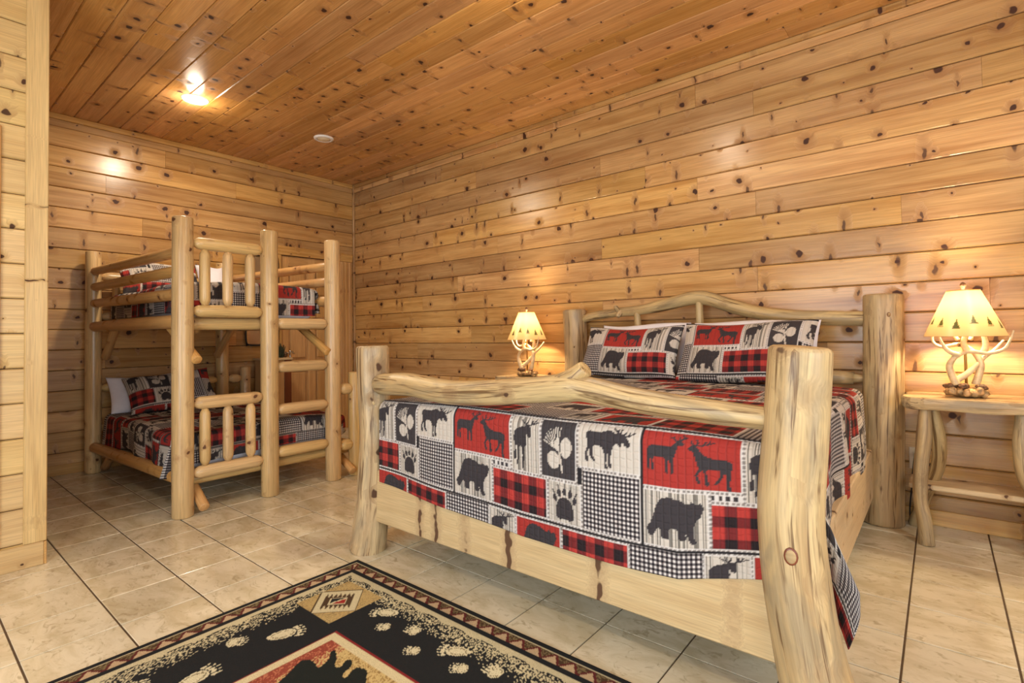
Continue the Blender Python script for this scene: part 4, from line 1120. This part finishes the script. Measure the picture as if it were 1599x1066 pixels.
    for i in range(13):
        ac = 2 * math.pi * i / 13 + 0.12
        h = (0.058, 0.048, 0.054)[i % 3]; b0 = (0.045, 0.075, 0.06)[i % 3]
        da = (a_ - ac + math.pi) % (2 * math.pi) - math.pi
        xx = da * (rb + (rt - rb) * t_) / h; yy = (s_ - b0) / h
        col[pine_tree(xx, yy)] = lin((70, 68, 30))
    edge = (t_ < 0.012) | (t_ > 0.985)
    col[edge] = lin((120, 84, 44))
    idx = np.arange(nv * nu).reshape(nv, nu)
    Q = np.stack([idx[:-1], np.roll(idx[:-1], -1, 1), np.roll(idx[1:], -1, 1), idx[1:]], -1).reshape(-1, 4)
    sh = mesh_obj('shade', P, Q, M['shade'], e, col=col, smooth=True)
    for aa_ in (0.5, 2.6, 4.7):
        log('shade_spider', [(x, y, 1.405), (x + (rt - 0.002) * math.cos(aa_), y + (rt - 0.002) * math.sin(aa_), 1.405)], [0.0018, 0.0018], M['brass'], sh, 6, 0.1, 0, 0.0004)
    l = bpy.data.lights.new('antler_lamp_light', 'POINT')
    l.energy = LAMP_W; l.color = (1.0, 0.80, 0.50); l.shadow_soft_size = 0.04
    o = bpy.data.objects.new('antler_lamp_light', l); o.location = (x, y, 1.30); COL.objects.link(o)
    put_parent(o, e)
    return e
antler_lamp(6.275, -0.255, 'lit antler lamp on the nightstand at right, nearest the picture edge', 31)
antler_lamp(3.185, -0.275, 'lit antler lamp seen behind the footboard rail at left of the big bed', 47)

# ------------------------------------------------------------------ wall outlet and cord
e = empty('wall_outlet', (6.03, 0, 0.39), 'ivory wall outlet beside the right nightstand leg', 'outlet')
box('cover_plate', (5.998, -0.006, 0.327), (6.072, 0.0, 0.462), M['ivory'], e, 'z', 0.003)
for zz in (0.362, 0.425):
    box('socket', (6.018, -0.009, zz - 0.018), (6.052, -0.0055, zz + 0.018), M['ivory'], e, 'z', 0.002)
tag(log('power_cord', [(6.035, -0.012, 0.42), (6.033, -0.04, 0.425), (6.018, -0.055, 0.34), (6.008, -0.05, 0.22), (5.995, -0.045, 0.08), (6.005, -0.055, 0.012), (6.06, -0.07, 0.010), (6.10, -0.05, 0.012)], [0.012, 0.008, 0.004, 0.004, 0.004, 0.004, 0.004, 0.004], M['black'], None, 8, 0.02, 0, 0.001), 'black power cord hanging from the wall outlet to the floor', 'cord')

# ------------------------------------------------------------------ corner stand behind the bunk ladder
e = empty('corner_cabinet', (0.2, -1.20, 0), 'narrow wooden cabinet by the door, seen through the bunk ladder', 'cabinet')
box('body', (0.03, -1.36, 0.0), (0.34, -1.125, 0.955), M['door'], e, 'z', 0.004)
box('corner_strip', (0.3405, -1.165, 0.0), (0.352, -1.085, 0.955), M['red'], e, 'z', 0.002)
box('side_panel', (0.03, -1.1245, 0.0), (0.3395, -1.095, 0.955), M['red'], e, 'z', 0.002)
box('cabinet_top', (0.028, -1.38, 0.9555), (0.37, -1.075, 0.98), M['plank'], e, 'y', 0.004)
e = empty('pine_cone_ornament', (0.26, -1.15, 0.98), 'dark greenery and pine cone ornament on the narrow cabinet', 'ornament')
mb = MB(); rr = np.random.default_rng(5)
for i in range(26):
    a = rr.uniform(0, 6.28); q = rr.uniform(0.01, 0.06); hgt = rr.uniform(0.03, 0.17)
    V, F, G = tube_geo([(0.26 + 0.3 * q * math.cos(a), -1.16 + 0.3 * q * math.sin(a), 0.985), (0.26 + q * math.cos(a), -1.16 + q * math.sin(a), 0.985 + hgt)], [0.010, 0.004], 6, 0.05, 0.1, 0.002)
    mb.add(V, F, G)
mb.build('greenery', M['green'], e)
V, F = blob((0.262, -1.11, 1.015), (0.025, 0.025, 0.033), 9, 0.15); mesh_obj('cone', V, F, M['cone'], e, gc=V, smooth=True)
e = empty('metal_figurine', (0.30, -1.095, 0.98), 'small shiny metal ornament beside the greenery on the cabinet', 'ornament')
log('stem', [(0.325, -1.088, 0.981), (0.325, -1.083, 1.03)], [0.010, 0.006], M['steel'], e, 10, 0.02, 0, 0.002)
log('arm', [(0.325, -1.12, 1.03), (0.325, -1.06, 1.045), (0.325, -1.035, 1.02)], [0.008, 0.012, 0.008], M['steel'], e, 10, 0.02, 0.05, 0.003)
V, F = blob((0.325, -1.085, 1.05), (0.016, 0.016, 0.016), 4, 0.1); mesh_obj('head', V, F, M['steel'], e, gc=V, smooth=True)
e = empty('wall_mirror', (0.0, -1.27, 1.65), 'tall mirror with black rounded frame beside the door, seen through the bunk', 'mirror')
log('frame', [(0.04, -1.46, 2.10), (0.04, -1.44, 2.15), (0.04, -1.40, 2.17), (0.04, -1.15, 2.17), (0.04, -1.105, 2.15), (0.04, -1.085, 2.10), (0.04, -1.085, 1.20), (0.04, -1.105, 1.15), (0.04, -1.15, 1.13), (0.04, -1.40, 1.13), (0.04, -1.44, 1.15), (0.04, -1.46, 1.20), (0.04, -1.46, 2.10)], [0.009] * 13, M['black'], e, 8, 0.05, 0, 0.0)
box('glass', (0.0285, -1.455, 1.14), (0.038, -1.09, 2.16), M['mirror'], e, 'z', 0.0)

# ------------------------------------------------------------------ rug
RX0, RY0, RW, RH = 3.725, -2.478, 2.05, 1.75
du = 0.0052
xs = np.arange(0, RW + 1e-6, du); ys = np.arange(0, RH + 1e-6, du)
A2, B2g = np.meshgrid(xs, ys); a, b = A2.ravel(), B2g.ravel()
NAVY, CREAM, KHAKI, BROWN, RUST, TAN = lin((28, 29, 30)), lin((196, 184, 146)), lin((120, 104, 70)), lin((74, 54, 34)), lin((140, 66, 48)), lin((178, 152, 98))
d = np.minimum(np.minimum(a, RW - a), np.minimum(b, RH - b))
along = np.where((b < a) | (np.minimum(b, RH - b) < np.minimum(a, RW - a)), a, b)
n = len(a)
rnd = rng.random(n)
# coarse woven speckle, two knots wide
gx, gy = (a / 0.0055).astype(int), (b / 0.0055).astype(int)
hsh = np.sin(gx * 12.9898 + gy * 78.233) * 43758.5453; hsh = hsh - np.floor(hsh)
col = np.tile(NAVY, (n, 1))
PA, PB_ = 0.515, 0.452              # inner panel begins here
inp = (a > PA) & (b > PB_) & (a < RW - PA) & (b < RH - PB_)
dp = np.minimum(np.minimum(a - PA, RW - PA - a), np.minimum(b - PB_, RH - PB_ - b))
m_ = (d > 0.022) & (d < 0.029); col[m_] = CREAM
zz_ = (d >= 0.029) & (d < 0.082)
tri = np.abs(np.mod(along + 0.03, 0.079) / 0.079 * 2 - 1)      # 1..0..1
dd = (d - 0.029) / 0.053
tooth = dd < 1 - tri
col[zz_] = lin((186, 160, 124))
col[zz_ & tooth] = np.where((hsh[zz_ & tooth] < 0.45)[:, None], KHAKI, BROWN)
edge_z = zz_ & (np.abs(dd - (1 - tri)) < 0.16)
col[edge_z] = lin((92, 34, 32))
col[(d >= 0.107) & (d < 0.137 + 0.006 * np.sin(along * 40))] = CREAM
sp = (d >= 0.137) & (d < 0.27)
pr = np.clip(0.55 - (d - 0.165) / 0.075 * 0.5, 0, 0.5) 
col[sp & (hsh < pr)] = CREAM
# corner box with a stepped diamond
bx_ = (a > 0.18) & (a < 0.445) & (b > 0.17) & (b < 0.437)
col[bx_] = np.where((hsh[bx_] < 0.25)[:, None], lin((150, 128, 84)), TAN)
mm_ = np.abs(a - 0.308) + np.abs(b - 0.312)
col[bx_ & (mm_ < 0.137)] = BROWN
col[bx_ & (mm_ < 0.131)] = CREAM
p_, q_ = (a - 0.308) + (b - 0.312), (a - 0.308) - (b - 0.312)
teeth = np.abs(np.mod(q_, 0.028) / 0.028 * 2 - 1)
st = bx_ & (mm_ < 0.121) & (np.abs(p_) < 0.045 + 0.055 * teeth) & (np.abs(q_) < 0.09)
col[st] = BROWN
core = bx_ & (np.abs(p_) < 0.042) & (np.abs(q_) < 0.055)
col[core] = CREAM
col[core & (np.abs(p_) < 0.034) & (np.abs(q_) < 0.046) & (p_ + q_ * 0.7 > 0.008)] = lin((150, 38, 34))
col[core & (np.abs(p_) < 0.034) & (np.abs(q_) < 0.046) & (p_ + q_ * 0.7 < -0.008)] = NAVY
# inner scene panel with a bear
col[inp & (dp < 0.010)] = lin((128, 36, 34))
pe = inp & (dp >= 0.010) & (dp < 0.042); col[pe] = lin((204, 190, 148))
pi_ = inp & (dp >= 0.042)
near_left = np.clip((a - PA - 0.042) / 0.16 + 0.06 * np.sin(b * 30), 0, 1)
mixr = (hsh * 0.5 + near_left) > 0.75
col[pi_] = np.where(mixr[pi_][:, None], np.where((hsh[pi_] < 0.3)[:, None], lin((150, 120, 70)), lin((196, 170, 112))), np.where((hsh[pi_] < 0.2)[:, None], lin((180, 110, 80)), RUST))
def rug_bear(a, b):
    # a bear on its haunches, traced on the floor plane
    P = [(0.653, 0.78), (0.623, 0.709), (0.592, 0.647), (0.597, 0.626), (0.628, 0.613), (0.676, 0.619), (0.66, 0.57), (0.625, 0.54), (0.639, 0.529), (0.684, 0.552), (0.718, 0.581), (0.736, 0.567), (0.718, 0.536), (0.735, 0.523), (0.766, 0.543), (0.772, 0.571), (0.789, 0.595), (0.805, 0.592), (0.787, 0.538), (0.832, 0.524), (0.874, 0.556),
         (0.93, 0.60), (1.02, 0.64), (1.10, 0.72), (1.12, 0.85), (1.06, 0.98), (0.94, 1.05), (0.82, 1.04), (0.73, 0.97), (0.68, 0.88)]
    return inside(a, b, smooth_poly(P, 3))
col[pi_ & rug_bear(a, b)] = lin((26, 30, 26))
# paw prints
def paw(cx, cy, tx, ty, s, hind):
    cx, cy, tx, ty = cx - RX0, RY0 - cy, tx, -ty
    L_ = math.hypot(tx, ty); fx, fy = tx / L_, ty / L_
    lx = (a - cx) * fx + (b - cy) * fy; ly = -(a - cx) * fy + (b - cy) * fx
    lx, ly = lx / s, ly / s
    near = (np.abs(lx) < 1.3) & (np.abs(ly) < 0.9)
    m1 = np.zeros(n, bool); l_x, l_y = lx[near], ly[near]
    if hind:
        k = ((l_x + 0.25) / 0.62) ** 2 + (l_y / (0.36 + 0.12 * np.clip(l_x + 0.3, -0.5, 0.5))) ** 2 < 1
    else:
        k = ((l_x + 0.0) / 0.36) ** 2 + (l_y / 0.46) ** 2 < 1
    off = 0.52 if hind else 0.50
    for i in range(5):
        k |= ell(l_x, l_y, off - 0.03 * (i - 2) ** 2, (i - 2) * 0.19, 0.12, 0.085)
        k |= ell(l_x, l_y, off + 0.25 - 0.04 * (i - 2) ** 2, (i - 2) * 0.21, 0.07, 0.045)
    m1[near] = k
    col[m1 & ~inp & (d > 0.14)] = lin((206, 196, 160))
    rim_m = np.zeros(n, bool)
    if hind: rim_m[near] = (np.abs(np.hypot((l_x + 0.2) / 0.5, l_y / 0.28) - 0.9) < 0.12) & (np.sin(l_x * 30) * np.sin(l_y * 26) > -0.1)
    else: rim_m[near] = (np.abs(np.hypot(l_x / 0.3, l_y / 0.38) - 0.9) < 0.13) & (np.sin(l_x * 30) * np.sin(l_y * 26) > -0.1)
    col[m1 & rim_m & ~inp] = lin((120, 108, 78))
for cx, cy, tx, ty, s, hind in ((4.10, -3.06, 0.03, 0.07, 0.088, 1), (3.99, -3.225, 0.04, 0.055, 0.068, 0), (4.11, -3.39, -0.01, 0.07, 0.09, 1), (3.99, -3.56, 0.03, 0.06, 0.068, 0), (4.10, -3.73, 0.0, 0.07, 0.09, 1),
                                (4.28, -2.722, -0.06, -0.04, 0.075, 1), (4.378, -2.785, -0.035, -0.03, 0.055, 0), (4.498, -2.732, -0.04, 0.0, 0.062, 0), (4.60, -2.818, -0.03, -0.02, 0.056, 0), (4.715, -2.728, -0.055, -0.03, 0.078, 1), (4.815, -2.78, -0.03, -0.02, 0.06, 0), (4.925, -2.725, -0.04, 0.01, 0.07, 0),
                                (5.05, -2.80, -0.04, -0.02, 0.06, 0), (5.15, -2.725, -0.055, -0.03, 0.078, 1), (5.28, -2.79, -0.04, 0.0, 0.062, 0)):
    paw(cx, cy, tx, ty, s, hind)
P = np.c_[RX0 + a, RY0 - b, 0.009 + wrinkle(a, b, 0.0008, 6)]
nu, nv = len(xs), len(ys)
idx = np.arange(nu * nv).reshape(nv, nu)
Q = np.stack([idx[:-1, :-1], idx[1:, :-1], idx[1:, 1:], idx[:-1, 1:]], -1).reshape(-1, 4)
rug = mesh_obj('rug', P, Q, M['rug'], None, col=col, smooth=True)
md = rug.modifiers.new('thickness', 'SOLIDIFY'); md.thickness = 0.0075; md.offset = -1.0
tag(rug, 'dark lodge rug with paw prints and zigzag border on the tiles', 'rug')
